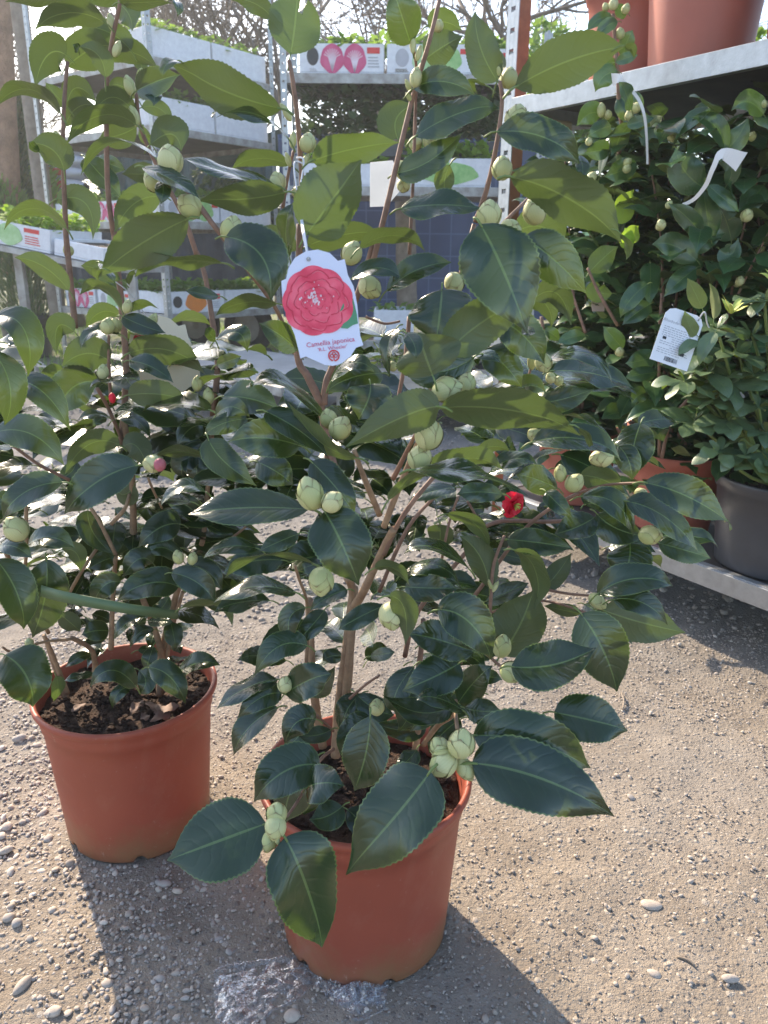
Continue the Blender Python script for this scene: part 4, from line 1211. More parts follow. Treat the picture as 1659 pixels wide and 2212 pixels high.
    for i in range(nx2):
        for j in range(21):
            x_, y_ = 725+105*i/(nx2-1), 2128+50*j/20; p = gz(x_+8*math.sin(j*.5), y_); e = math.sin(math.pi*j/20)*math.sin(math.pi*i/(nx2-1)); z = .005+.018*e*(.6+.4*math.sin(i*.9+j*.7))
            V.append((p.x+rr.normal()*.0008, p.y+rr.normal()*.0008, z+.006*math.sin(i*1.7+j*.9)*e+rr.normal()*.0006))
    mb = MB(); mb.add(V, [[i*21+j, (i+1)*21+j, (i+1)*21+j+1, i*21+j+1] for i in range(nx2-1) for j in range(20)], smooth=True); mb.build('film_fold', m, root)
film()
# small litter
mb = MB(); p = gz(1362, 1365); tube(mb, [p+Vector((-.011, .004, .004)), p+Vector((.011, -.004, .004))], .0038, n=10, sub=1); o = mb.build('cigarette_butt', simple('filter_tan', (.55, .30, .13), .8)); tag(o, 'tan cigarette filter on the grey gravel below the trolley', 'cigarette butt')
mb = MB()
for (x1, y1, x2, y2) in ((1350, 2230, 1355, 2270),): pass
for nm, (x1, y1, x2, y2, r), lb in (('twig', (1342, 1500, 1345, 1535, .0022), 'short pale twig on the ground right of the lowest branch'), ('twig', (1462, 2070, 1500, 2090, .0018), 'dry bent twig near the sunlit pebbles at the right')):
    y2_ = min(y2, 2205); mb = MB(); a, b = gz(x1, min(y1, 2200)), gz(x2, y2_); tube(mb, [a+Vector((0, 0, .003)), a.lerp(b, .5)+Vector((.004, 0, .005)), b+Vector((0, 0, .003))], r, n=6, sub=3); o = mb.build(nm, M['wood']); tag(o, lb, 'twig')

# ------------------------------------------------------------ right trolley
TA = Vector((.433, 2.439, 0)); TU = Vector((.554, -.832, 0)).normalized(); TN = Vector((.832, .554, 0)).normalized(); ZZ = Vector((0, 0, 1)); AX = (TU, TN, ZZ)
def tp(s, n, z): return TA+TU*s+TN*n+ZZ*z
def angle_post(mb, p, h, d1, d2, w_=.04, th=.0035, holes=True, z0=.02):
    """L profile post with slots in both flanges"""
    for d, nn in ((d1, d2), (d2, d1)):
        a, b = p, p+d*w_
        step = .055; n = int(h/step)
        c0 = p+d*(w_*.16); c1 = p+d*(w_*.84)
        for (s0, s1) in ((0, .32), (.68, 1)):
            box(mb, p+d*(w_*(s0+s1)/2)+nn*(th/2)+ZZ*(z0+h/2), (w_*(s1-s0), th, h), ax=(d, nn, ZZ))
        for i in range(n+1):
            zc = z0+min(h-.008, i*step+.008); box(mb, p+d*(w_*.5)+nn*(th/2)+ZZ*zc, (w_*.36, th, .042 if holes else step), ax=(d, nn, ZZ))
def shelf(root, s0, s1, n0, n1, z, fn, ax, lip=.05, board=True, steel=None):
    """pressed steel tray shelf with lip on four sides and a board inside"""
    mb = MB(); u, n_ = ax; c = lambda s, n, zz: fn(s, n, zz)
    L, Dp = s1-s0, n1-n0; st = steel or M['steel_dirty']
    box(mb, fn((s0+s1)/2, n0, z-lip/2), (L, .006, lip), ax=(u, n_, ZZ)); box(mb, fn((s0+s1)/2, n1, z-lip/2), (L, .006, lip), ax=(u, n_, ZZ))
    box(mb, fn(s0, (n0+n1)/2, z-lip/2), (.006, Dp-.008, lip), ax=(u, n_, ZZ)); box(mb, fn(s1, (n0+n1)/2, z-lip/2), (.006, Dp-.008, lip), ax=(u, n_, ZZ))
    box(mb, fn((s0+s1)/2, n0+.012, z-lip+.002), (L-.01, .018, .003), ax=(u, n_, ZZ)); box(mb, fn((s0+s1)/2, n0+.014, z+.0005), (L-.01, .022, .003), ax=(u, n_, ZZ))
    o = mb.build('shelf', st, root)
    mb = MB(); box(mb, fn((s0+s1)/2, (n0+n1)/2, z-.008), (L-.016, Dp-.03, .010), ax=(u, n_, ZZ)); mb.build('shelf_board', M['ply'], o)
    return o
TR = thing('plant_trolley', tuple(tp(0, 0, 0)), 'galvanised steel plant trolley at the right, loaded with camellias below and terracotta pots above', 'trolley', 'steel plant trolleys')
SL = 1.40
shelf(TR, -.09, SL, 0, .62, .205, tp, (TU, TN), lip=.052, steel=M['steel'])
shelf(TR, -.12, SL, 0, .62, 1.405, tp, (TU, TN), lip=.05, steel=M['steel'])
for i, (s, n, d1, d2) in enumerate(((-.20, .035, TU, TN), (-.20, .60, TU, -TN), (SL+.02, .60, -TU, -TN))):
    mb = MB(); angle_post(mb, tp(s, n, 0), 2.0, d1, d2, w_=.05); mb.build('post', M['steel'], TR)
M['rust'] = simple('rusty_steel', (.42, .17, .09), .75, .2, c2=(.25, .10, .06), scale=20)
mb = MB(); box(mb, tp(-.152, .06, 1.02), (.004, .045, 1.95), ax=AX); mb.build('rust_strip', M['rust'], TR)
mb = MB(); box(mb, tp(-.04, .10, 1.325), (.02, .14, .045), ax=AX, bev=.006); mb.build('shelf_hook', simple('cream_plastic', (.72, .62, .45), .5), TR)
for s, n in ((-.05, .06), (SL-.05, .06), (-.05, .56), (SL-.05, .56)):
    mb = MB(); c = tp(s, n, .055); tube(mb, [c-TN*.016, c+TN*.016], .055, n=20, sub=1); w_ = mb.build('wheel', M['rubber'], TR)
    mb = MB(); box(mb, c+ZZ*.055, (.05, .045, .08), ax=AX); mb.build('caster_fork', M['steel'], w_)

def small_pot(name, c, mt, R1, R0, H, label, cat='potted plant', grp=None, soil=True, sz=.03, sr=None, pum=0, smt=None):
    root = thing(name, tuple(c), label, cat, grp); mb = MB()
    prof = [(0, .004), (R0-.004, .004), (R0, 0), (R0+.001, .006)]+[(R0+(R1-.006-R0)*q, H*q) for q in (.3, .6, .86)]+[(R1-.003, H*.87), (R1, H*.975), (R1, H), (R1-.004, H+.001), (R1-.009, H-.008), (R1-.014, H*.7), (0, H*.6)]
    lathe(mb, tuple(c), prof, 56); mb.build('pot', mt, root)
    if soil: make_soil(root, H-sz, R1-.014, smt or M['soil_dark'], 320, int(c[0]*1000) % 97, pum=pum)
    return root
def bush(root, c, z0, z1, spread, nst, lpn, L, mt, seed, buds_n=8, extra='', lean=(0, 0), dens=.045, stemmat=None, bare=.15, wall=0, budr=.011):
    """multi-stemmed camellia: curving stems, alternate leaves"""
    r = random.Random(seed); random.seed(seed); fm = MB(); tips = []
    for k in range(nst):
        a = r.uniform(0, 6.28); a2 = a+r.gauss(0, .5); h = (z1-z0)*r.uniform(.62, 1.0); q = spread*r.uniform(.25, 1)
        p0 = Vector((c[0]+.03*math.cos(a), c[1]+.03*math.sin(a), z0-.03)); p3 = Vector((c[0]+q*math.cos(a2)+lean[0], c[1]+q*math.sin(a2)+lean[1], z0+h))
        p1 = p0+Vector((q*.25*math.cos(a), q*.25*math.sin(a), h*.35)); p2 = p0.lerp(p3, .7)+Vector((r.gauss(0, .02), r.gauss(0, .02), .02))
        mb = MB(); tube(mb, [p0, p1, p2, p3], [.0055, .0045, .003, .002], n=6, sub=5, knob=.15); mb.build('stem', stemmat or M['bark_young'], root)
        Q = catmull([p0, p1, p2, p3], 12); n = len(Q); ln = h/dens; az = r.uniform(0, 6)
        for i in range(int(ln)):
            f = bare+(1-bare)*i/ln; p = Q[min(n-1, int(f*(n-1)))]
            for _ in range(lpn):
                az += 2.4+r.gauss(0, .4); d = (math.cos(az), math.sin(az), r.uniform(-.1, .55)+.3*f)
                rand_leaf(fm, p+Vector((r.gauss(0, .004), r.gauss(0, .004), r.gauss(0, .008))), d, L*r.uniform(.7, 1.15), droop=r.uniform(.1, .5), nl=12, na=2, serr=.02, fold=.2, asp=r.uniform(.42, .56))
        for _ in range(5):
            az += 1.3; rand_leaf(fm, Q[-1], (math.cos(az), math.sin(az), r.uniform(.3, 1)), L*r.uniform(.7, 1), droop=.2, nl=12, na=2, serr=.02)
        tips.append(Q[-1]); tips.append(Q[int(n*.75)]); tips.append(Q[int(n*.55)])
    for k in range(wall):
        a = r.uniform(0, 6.28); z = z0-.05+(z1-z0+.04)*r.random()**.85; q = spread*1.1*math.sqrt(r.uniform(.15, 1)); p = Vector((c[0]+q*math.cos(a), c[1]+q*math.sin(a), z))
        rand_leaf(fm, p, (math.cos(a)+r.gauss(0, .5), math.sin(a)+r.gauss(0, .5), r.uniform(-.3, .7)), L*r.uniform(.75, 1.15), droop=r.uniform(.1, .5), nl=12, na=2, serr=.02, asp=r.uniform(.42, .56))
    for k in range(buds_n):
        p = r.choice(tips)+Vector((r.gauss(0, .02), -abs(r.gauss(.015, .02)), r.gauss(0, .03))); bud(root, p, budr*r.uniform(.75, 1.15), n=4)
    return fm
def pix_on_shelf(s, n, z=.205): return tp(s, n, z)
shelfplants = [
 ('front left', .10, .17, 1.28, 'slim camellia in an orange pot at the near left corner of the lower trolley shelf', 5, .075),
 ('', .46, .20, 1.30, 'glossy camellia in an orange pot beside the black pot on the lower trolley shelf', 6, .08),
 ('', .22, .47, 1.30, 'dark camellia in the back row of the lower trolley shelf, left one', 6, .08),
 ('', .62, .48, 1.34, 'dark camellia in the back row of the lower trolley shelf, behind the rhododendron', 6, .08),
 ('', 1.02, .45, 1.34, 'dark camellia in the back row of the lower trolley shelf, farthest right', 5, .08)]
SH = []
for i, (_, s, n, top, lb, ns, L_) in enumerate(shelfplants):
    c = tp(s, n, .205); root = small_pot('potted_camellia', c, M['pot_clean'], .135, .105, .23, lb, 'potted plant', 'camellias on the trolley shelf', sz=.02, pum=.12 if i == 1 else 0)
    pm.clear(); fm = bush(root, (c.x, c.y), .43, top, .30 if i else .20, ns+11, 2, L_*1.32, M['leaf_far'], 20+i, buds_n=12, dens=.03, bare=.03, wall=560 if i else 260); flush_pet(fm); SH.append((root, fm))
# leaves that can be told apart on the trolley plants
rt1, fm1 = SH[0]
random.seed(77)
leaves(fm1, 2, """
990 70 925 85 876 140 52 T 2.10
1010 92 960 115 912 165 56 T 2.08
1032 245 1050 180 1075 128 66 T 2.12
1000 268 1050 250 1098 236 48 T 2.06
1010 310 950 330 915 395 92 T 2.05
1012 410 1060 460 1100 520 120 T 2.10
1050 60 1020 45 1000 10 50 T 2.14
1000 290 975 270 935 300 44 T 2.1
940 500 890 490 832 545 90 T 2.08
980 545 930 560 880 590 75 T 2.06
978 640 930 650 868 660 80 T 2.06
1005 660 1020 590 1078 530 92 U 2.05
1050 540 1110 525 1172 505 52 T 2.04
1090 700 1020 740 955 760 95 T 2.08
1100 590 1150 600 1180 660 80 T 2.1
930 760 960 640 985 600 60 T 2.08
""", 2.1, dt=-.02)
flush_pet(fm1); rt2, fm2 = SH[1]
leaves(fm2, 2, """
1385 812 1300 740 1262 640 150 T 1.90
1415 1045 1395 930 1380 815 112 T 1.92
1370 1012 1310 940 1232 880 84 T 1.88
1640 495 1570 440 1503 478 102 T 1.86
1475 650 1430 545 1330 498 70 T 1.88
1478 648 1530 590 1575 505 92 T 1.90
1500 1040 1480 960 1440 880 110 T 1.95
1640 800 1590 860 1530 910 100 T 1.92
1480 800 1500 720 1430 705 70 T 1.86
1400 800 1470 860 1540 915 60 T 1.86
""", 1.9, dt=-.015)
leaves(fm2, 4, """
1352 158 1255 95 1163 85 115 T 1.92
1352 188 1285 240 1208 312 88 T 1.90
1142 258 1070 320 1018 405 82 T 1.94
1150 345 1090 385 1030 435 85 T 1.96
888 208 945 150 1006 98 102 U 2.0
985 300 920 290 915 240 90 U 2.02
1032 540 990 490 948 442 76 T 1.96
868 480 810 490 745 515 62 T 2.02
760 500 720 470 690 460 56 T 2.05
1180 560 1110 590 1045 600 90 T 1.94
1180 640 1110 650 1038 665 70 T 1.92
1250 770 1180 830 1120 790 80 T 2.0
1230 840 1190 880 1210 945 80 T 1.98
1130 730 1100 740 1070 775 70 T 1.96
1240 790 1150 800 1035 850 60 T 1.94
1450 110 1500 130 1530 60 90 T 1.9
1340 130 1400 60 1480 40 90 T 1.94
""", 1.94, dt=-.015)
flush_pet(fm2); rf = MB()
leaves(rf, 2, "1030 968 1040 890 1078 820 98 U 1.98\n1060 1060 1075 1010 1100 975 70 U 1.98\n1040 1075 1050 1020 1040 985 60 T 2.0", 1.98)
pm.clear(); rf.build('young_leaves', M['young'], rt2)
for root, fm in SH:
    fm.build('foliage', [M['leaf_far'], M['petiole']], root)
stems(SH[0][0], 2, "9 8 1000,700,2.14 1030,600,2.12 1015,440,2.10 1010,320,2.09 1000,200,2.09 988,60,2.09", 2.1, M['bark_young'])
stems(SH[1][0], 4, "8 6 1190,1000,2.0 1190,700,1.98 1190,480,1.96 1200,300,1.95\n9 7 1200,1010,1.99 1240,850,1.98 1330,740,1.97\n7 6 1010,440,1.98 930,300,1.98 880,190,1.98\n7 5 870,470,2.0 840,380,2.0 800,260,2.0\n8 7 690,480,2.05 680,400,2.05", 1.98, M['bark_young'])
buds(SH[0][0], 2, """
958 30 15 2.09
992 18 21 2.08
1045 38 18 2.10
1020 145 20 2.09
1090 466 22 2.04
1060 500 20 2.05
940 476 19 2.06 -.1 1 1.5
968 496 17 2.06
1052 700 17 2.03
1050 728 18 2.03
885 612 15 2.04
898 765 21 2.03
""", 2.08)
buds(SH[1][0], 2, """
1197 970 21 1.88
1568 930 26 1.86
1248 590 22 1.95 0 -1
1232 885 16 1.9
1360 530 14 1.9
1590 590 18 1.9
1640 450 16 1.86
""", 1.9)
buds(SH[1][0], 4, """
1538 247 19 1.86
1018 552 19 1.92
1195 8 20 1.9
""", 1.9)

# rhododendron in the black pot
cR = tp(.80, .185, .205); RH = small_pot('rhododendron', cR, M['blackpot'], .18, .152, .235, 'rhododendron with pale whorled leaves and yellow shoots in the wide black pot', 'potted plant', sz=.02, pum=.03)
fr_ = MB(); rr = random.Random(9); random.seed(5)
RP = (np.array([0, .06, .15, .3, .5, .65, .8, .9, .96, 1]), np.array([.05, .2, .5, .82, 1, 1, .85, .55, .3, .05]))
wh = [(1440, 455, 1.66, 1), (1645, 335, 1.66, 1), (1530, 560, 1.70, 0), (1500, 690, 1.70, 0), (1300, 680, 1.72, 0), (1600, 650, 1.68, 0), (1420, 760, 1.70, 0), (1490, 850, 1.70, 0), (1620, 790, 1.66, 0), (1450, 985, 1.66, 0), (1560, 1000, 1.64, 0), (1650, 900, 1.66, 0), (1340, 850, 1.74, 0), (1590, 480, 1.72, 0), (1370, 560, 1.74, 0), (1655, 1030, 1.62, 0), (1400, 640, 1.72, 0)]
for x, y, Y, top in wh:
    p = at(*zp(4, x, y), Y); a0 = rr.uniform(0, 6)
    for k in range(8):
        a = a0+k*.785+rr.gauss(0, .15); rand_leaf(fr_, p, (math.cos(a), math.sin(a), rr.uniform(-.15, .35)), rr.uniform(.058, .085), droop=rr.uniform(.1, .5), nl=12, na=2, serr=0, fold=.12, asp=.50, pet=.006, prof=RP)
    for k in range(3): a = a0+k*2.1; rand_leaf(fr_, p, (math.cos(a), math.sin(a), 1.2), rr.uniform(.035, .05), droop=.1, nl=10, na=2, serr=0, asp=.36, pet=0, prof=RP)
    if top:
        ys = MB()
        for k in range(9): a = k*.7; rand_leaf(ys, p+Vector((0, -.055, .035)), (math.cos(a)*.7, math.sin(a)*.7, rr.uniform(.5, 1.4)), rr.uniform(.038, .058), droop=.1, nl=8, na=1, serr=0, asp=.24, pet=0)
        ys.build('yellow_shoot', M['yellowgreen'], RH)
    q = Vector((cR.x+rr.gauss(0, .02), cR.y+rr.gauss(0, .02), .41)); mb = MB(); tube(mb, [q, q.lerp(p, .55)+Vector((0, 0, -.02)), p], [.005, .004, .003], n=6, sub=4); mb.build('stem', M['petiole'], RH)
leaves(fr_, 4, """
1375 365 1345 300 1310 232 72 U 1.63
1425 410 1425 330 1405 250 46 U 1.63
1350 480 1320 440 1298 372 66 U 1.60
1355 505 1310 530 1270 565 55 T 1.60
1430 470 1390 530 1357 615 60 T 1.60
""", 1.62)
flush_pet(fr_); fr_.build('foliage', [M['rhodo'], M['petiole']], RH)
# its care label, rotated
c = at(*zp(4, 1262, 510), 1.60); uu = 1/K*D2*(c-O).dot(fw)/CF; a = .33; Xl = (RT*math.cos(a)-UP*math.sin(a)); Yl = (UP*math.cos(a)+RT*math.sin(a))
root = thing('plant_label', tuple(c), 'white printed care label with a barcode tied to the rhododendron', 'plant label'); k = Card(c, Xl, Yl, uu)
mb = MB(); k.poly([(-85, 105), (-85, -105), (-72, -128), (-50, -138), (50, -138), (72, -128), (85, -105), (85, 105)], -.0005, 0, mb); mb.build('card', M['white'], root)
mb = MB(); k.text('Rhododendron', -25, -78, 19, -.0, .0006, mb); rr = random.Random(1)
for i in range(13):
    y_ = -52+i*9.5; x_ = -70
    if i in (5, 6, 9): x_ = -20
    while x_ < (60 if i % 3 else 30): w_ = rr.uniform(5, 16); k.strip([(x_, y_), (x_+w_, y_)], 2.6, .0002, .0006, mb); x_ += w_+4
mb.build('lettering', M['ink_grey'], root)
mb = MB(); k.poly([(-62, -8), (-46, -8), (-46, 4), (-62, 4)], .0002, .0007, mb); k.poly([(30, 38), (50, 38), (50, 52), (30, 52)], .0002, .0007, mb)
for i in range(14): k.strip([(-25+i*4.2, 72), (-25+i*4.2, 92)], rr.choice((1.4, 2.4)), .0002, .0006, mb)
mb.build('barcode', M['ink_dark'], root)
mb = MB(); tube(mb, [k.p(60, -118, .001), at(*zp(4, 1385, 380), 1.60), at(*zp(4, 1400, 440), 1.63), at(*zp(4, 1440, 500), 1.66)], .0016, n=6, sub=5); mb.build('tie', M['string'], root)
# white looped strip labels
def strip_label(pts, wid, label, side=None):
    root = thing('strip_label', tuple(pts[0]), label, 'plant label', 'white strip labels'); Q = catmull(pts, 6); V = []; sd = side or RT; n = len(Q)
    for i, q in enumerate(Q):
        T = (Q[min(i+1, n-1)]-Q[max(0, i-1)]).normalized(); v = (O-q).normalized(); S = T.cross(v).normalized(); w_ = wid*np.interp(i/(n-1), [0, .12, .3, 1], [1.7, 1.2, .45, .3])
        for e in (0, .0006): V += [tuple(q+S*w_-v*e), tuple(q-S*w_-v*e)]
    F = []
    for i in range(n-1):
        b = i*4; F += [[b, b+1, b+5, b+4], [b+2, b+6, b+7, b+3], [b, b+4, b+6, b+2], [b+1, b+3, b+7, b+5]]
    mb = MB(); mb.add(V, F, smooth=False); mb.build('strip', M['white'], root)
strip_label([at(*zp(2, x, y), Y) for x, y, Y in ((985, 345, 2.02), (1015, 340, 2.0), (1050, 370, 2.0), (1100, 430, 2.0), (1125, 500, 2.0), (1135, 600, 2.01), (1138, 710, 2.02))], .0085, 'long curling white strip hanging from the tall shoot before the upper trolley shelf')
strip_label([at(*zp(2, x, y), Y) for x, y, Y in ((1545, 700, 1.80), (1460, 665, 1.80), (1420, 730, 1.81), (1390, 800, 1.83), (1340, 860, 1.86), (1290, 885, 1.9))], .012, 'white strip label looped round a camellia stem deep in the trolley plants')
c = at(*zp(4, 925, 330), 2.06); root = thing('plant_label', tuple(c), 'pinkish beige round ended label in the shade of the trolley camellias', 'plant label'); k = Card(c, RT, UP, uu)
mb = MB(); k.poly([(-32, 60), (-38, 10), (-34, -30), (-18, -52), (2, -58), (22, -50), (36, -25), (38, 10), (34, 60)], -.0005, 0, mb); mb.build('card', simple('pink_card', (.45, .33, .27), .5), root)
mb = MB(); k.poly([(-16, 20), (0, 20), (0, 28), (-16, 28)], .0002, .0006, mb); mb.build('print', M['ink_dark'], root)

# pots on the upper shelf, with their plants above
for i, (s, n, lb) in enumerate(((.10, .26, 'leftmost terracotta pot on the upper trolley shelf, half hidden behind its neighbour'), (.395, .155, 'middle terracotta pot on the upper trolley shelf, right at its edge'), (.71, .17, 'rightmost terracotta pot on the upper trolley shelf, cut off by the picture edge'))):
    c = tp(s, n, 1.408); root = small_pot('potted_camellia', c, M['pot_clean'], .15, .12, .27, lb, 'potted plant', 'terracotta pots on the upper shelf')
    fm = bush(root, (c.x, c.y), 1.66, 2.3, .2, 6, 1, .08, None, 60+i, buds_n=0, dens=.06); pm.clear(); fm.build('foliage', M['leaf_far'], root)
# ------------------------------------------------------------ trolleys behind
def seed_mass(mb, c, ax, L, Dp, h, n, sz, seed, z):
    r = random.Random(seed); u, v = ax
    for k in range(n):
        p = c+u*r.uniform(-L/2, L/2)+v*r.uniform(-Dp/2, Dp/2)+ZZ*(z+h*r.uniform(.1, 1)**1.0); a = r.uniform(0, 6.28)
        d = Vector((math.cos(a), math.sin(a), r.uniform(-.2, .9))).normalized(); t = p+d*sz*r.uniform(.6, 1.3); s = d.cross(ZZ+Vector((r.gauss(0, .4), r.gauss(0, .4), 0))).normalized()*sz*.32; m_ = p.lerp(t, .5)+ZZ*sz*.1
        mb.add([tuple(p), tuple(m_-s), tuple(t), tuple(m_+s)], [[0, 1, 2, 3]], [(0, .5), (.5, 0), (1, .5), (.5, 1)], r.random())
def tray(c, ax, L, Dp, H, label, front=None, seedmat='seedling', sh=.06, ns=260, ssz=.05, grp='white trays of seedlings', seed=1):
    """open white box with seedlings; front: list of printed shapes (kind, x0, x1, z0, z1) in fractions"""
    root = thing('seedling_tray', tuple(c), label, 'tray', grp); u, v = ax; mb = MB(); t_ = .012
    box(mb, c+ZZ*(t_/2), (L, Dp, t_), ax=(u, v, ZZ))
    box(mb, c-v*(Dp/2-t_/2)+ZZ*(H/2+t_*.5+.001), (L, t_, H-t_), ax=(u, v, ZZ), bev=.003); box(mb, c+v*(Dp/2-t_/2)+ZZ*(H/2+t_*.5+.001), (L, t_, H-t_), ax=(u, v, ZZ), bev=.003)
    box(mb, c-u*(L/2-t_/2)+ZZ*(H/2+t_*.5+.001), (t_, Dp-2*t_-.001, H-t_), ax=(u, v, ZZ)); box(mb, c+u*(L/2-t_/2)+ZZ*(H/2+t_*.5+.001), (t_, Dp-2*t_-.001, H-t_), ax=(u, v, ZZ))
    mb.build('box', M['poly'], root)
    mb = MB(); box(mb, c+ZZ*(H*.62), (L-2*t_-.004, Dp-2*t_-.004, H*.4), ax=(u, v, ZZ)); mb.build('compost', M['soil_dark'], root)
    mb = MB(); seed_mass(mb, c, ax, L*.98, Dp*.95, sh, ns, ssz, seed, H*.8); o = mb.build('seedlings', M[seedmat], root)
    if front:
        k = Card(c-v*(Dp/2+.0005)+ZZ*(H/2), u, ZZ, 1.0)
        if k.N.dot(-v) < 0: k.N = -k.N
        for kind, x0, x1, z0, z1, mt in front:
            mb = MB(); X0, X1 = (x0-.5)*L, (x1-.5)*L; Z0, Z1 = (.5-z1)*H, (.5-z0)*H; cx, cz, rx, rz = (X0+X1)/2, (Z0+Z1)/2, (X1-X0)/2, (Z1-Z0)/2
            if kind == 'oval': k.poly([(cx+rx*math.cos(a), cz+rz*math.sin(a)) for a in [q*.314 for q in range(20)]], .0005, .002, mb)
            elif kind == 'blob': k.poly([(cx+rx*(1+.06*math.sin(5*a))*math.cos(a), cz+rz*(1+.05*math.cos(4*a))*math.sin(a)) for a in [q*.262 for q in range(24)]], .0005, .003, mb)
            elif kind == 'rect': k.poly([(X0, Z0), (X1, Z0), (X1, Z1), (X0, Z1)], .0005, .0025, mb)
            elif kind == 'veins':
                r = random.Random(3)
                for q in range(9):
                    a = -1.57+(q-4)*.26; k.strip([(cx, Z1-.1*rz), (cx+rx*.45*math.cos(a), cz+rz*.1+rz*.5*math.sin(a)), (cx+rx*.85*math.cos(a)*1.1, cz+rz*.1+rz*.85*math.sin(a))], rx*.07, .003, .0045, mb)
            elif kind == 'text':
                r = random.Random(5)
                for q in range(4):
                    zz = Z0+(q+.5)*(Z1-Z0)/4; k.strip([(X0, zz), (X0+(X1-X0)*r.uniform(.6, 1), zz)], (Z1-Z0)*.1, .0005, .002, mb)
            if mb.n: mb.build('printed_'+{'oval': 'badge', 'blob': 'vegetable', 'rect': 'panel', 'veins': 'veins', 'text': 'lines'}[kind], M[mt], root)
    return root
def zat(y, Y, x=829): return at(x, y, Y).z
M['cabbage'] = simple('cabbage_print', (.22, .42, .14), .5, c2=(.45, .62, .35), scale=14)
M['radicchio'] = simple('radicchio_print', (.50, .03, .14), .5, c2=(.60, .10, .22), scale=14)
M['vein'] = simple('vein_print', (.85, .70, .76), .5)
RAD = [('oval', .09, .23, .28, .88, 'ink_dark'), ('text', .12, .21, .08, .2, 'ink_grey'), ('blob', .25, .53, .03, .98, 'radicchio'), ('veins', .27, .51, .05, .95, 'vein'), ('blob', .52, .79, .0, .99, 'radicchio'), ('veins', .54, .77, .02, .9, 'vein'), ('rect', .80, .95, .68, .88, 'ink_red'), ('text', .81, .95, .2, .6, 'ink_grey')]
CAB = [('oval', .10, .26, .25, .85, 'ink_grey'), ('blob', .30, .60, .02, .98, 'cabbage'), ('blob', .55, .88, .05, .95, 'ink_green'), ('rect', .86, .97, .68, .85, 'ink_red'), ('text', .10, .26, .08, .2, 'ink_dark')]
CUC = [('oval', .03, .14, .3, .8, 'ink_dark'), ('blob', .18, .85, .1, .85, 'ink_green'), ('rect', .14, .22, .75, .92, 'ink_red')]
PUM = [('oval', .06, .22, .25, .8, 'ink_dark'), ('blob', .28, .66, .02, .98, 'ink_orange'), ('rect', .72, .92, .6, .85, 'ink_red'), ('text', .72, .92, .15, .5, 'ink_grey')]
LET = [('blob', .06, .52, .04, .96, 'cabbage'), ('rect', .56, .82, .72, .90, 'ink_red'), ('text', .57, .84, .2, .6, 'ink_red')]
# --- left trolley pair
def trolley(name, A_, u, v, L, Dp, zs, H, label, grp='steel plant trolleys', w_=.045, posts=None, lip=.055):
    root = thing(name, tuple(A_), label, 'trolley', grp); f = lambda s, n, z: A_+u*s+v*n+ZZ*z
    for z in zs: shelf(root, 0, L, 0, Dp, z, f, (u, v), lip=lip)
    for s, n, d1, d2 in ((-.004, -.004, u, v), (L+.004, -.004, -u, v), (-.004, Dp+.004, u, -v), (L+.004, Dp+.004, -u, -v)):
        mb = MB(); angle_post(mb, f(s, n, 0)-d1*w_*.3-d2*w_*.3, H, d1, d2, w_=w_, th=.004); mb.build('post', M['steel'], root)
    for s, n in ((.1, .08), (L-.1, .08), (.1, Dp-.08), (L-.1, Dp-.08)):
        c = f(s, n, .07); mb = MB(); tube(mb, [c-v*.02, c+v*.02], .07, n=20, sub=1); mb.build('wheel', M['rubber'], root)
    return root, f
e1 = Vector((.6, .8, 0)); e2 = Vector((-.8, .6, 0)); A1 = Vector((-1.75, 6.36, 0))
zs1 = [zat(680, 6.36, 385), zat(475, 6.36, 300), zat(268, 6.36, 310), zat(118, 6.36, 305)]
L1, f1 = trolley('plant_trolley', A1, e1, e2, 1.25, 1.55, zs1, 3.0, 'tall steel trolley at the left behind the plants, stacked with white seedling boxes')
W1 = (e2*-1, e1)    # face towards lower right: u = e1, outward = -e2
n_ = 0
sd = 100
for k, z in enumerate(zs1):
    for j in range(2):
        sd += 1; c = f1(.33+.6*j, .25, z+.002); fr = [None, None, None, None][k]
        if k == 0: fr = PUM if j == 0 else None
        if k == 1: fr = CAB if j == 0 else None
        H = .20 if k >= 2 else .17
        lb = ['%s on the lowest shelf of the left trolley', '%s on the second shelf of the left trolley', '%s on the third shelf of the left trolley', '%s on the top shelf of the left trolley'][k] % ('nearer white tray' if j == 0 else 'farther white tray')
        tray(c, (e1, e2), .58, .45, H, lb, fr, sh=.09, ns=420, ssz=.07, seed=sd)
    for j in range(2 if k < 2 else 0):
        sd += 1; c = f1(.25, .78+.5*j*1.0, z+.002)
        lb = ['%s on the left side of the lowest shelf', '%s on the left side of the second shelf', '%s on the left side of the third shelf', '%s on the left side of the top shelf'][k] % ('white tray' if j == 0 else 'end white tray')
        tray(c, (-e2, e1), .46, .42, .16, lb, [CAB, RAD, None, None][(k+j) % 4] if k < 2 else None, sh=.09, ns=300, ssz=.07, seed=sd)
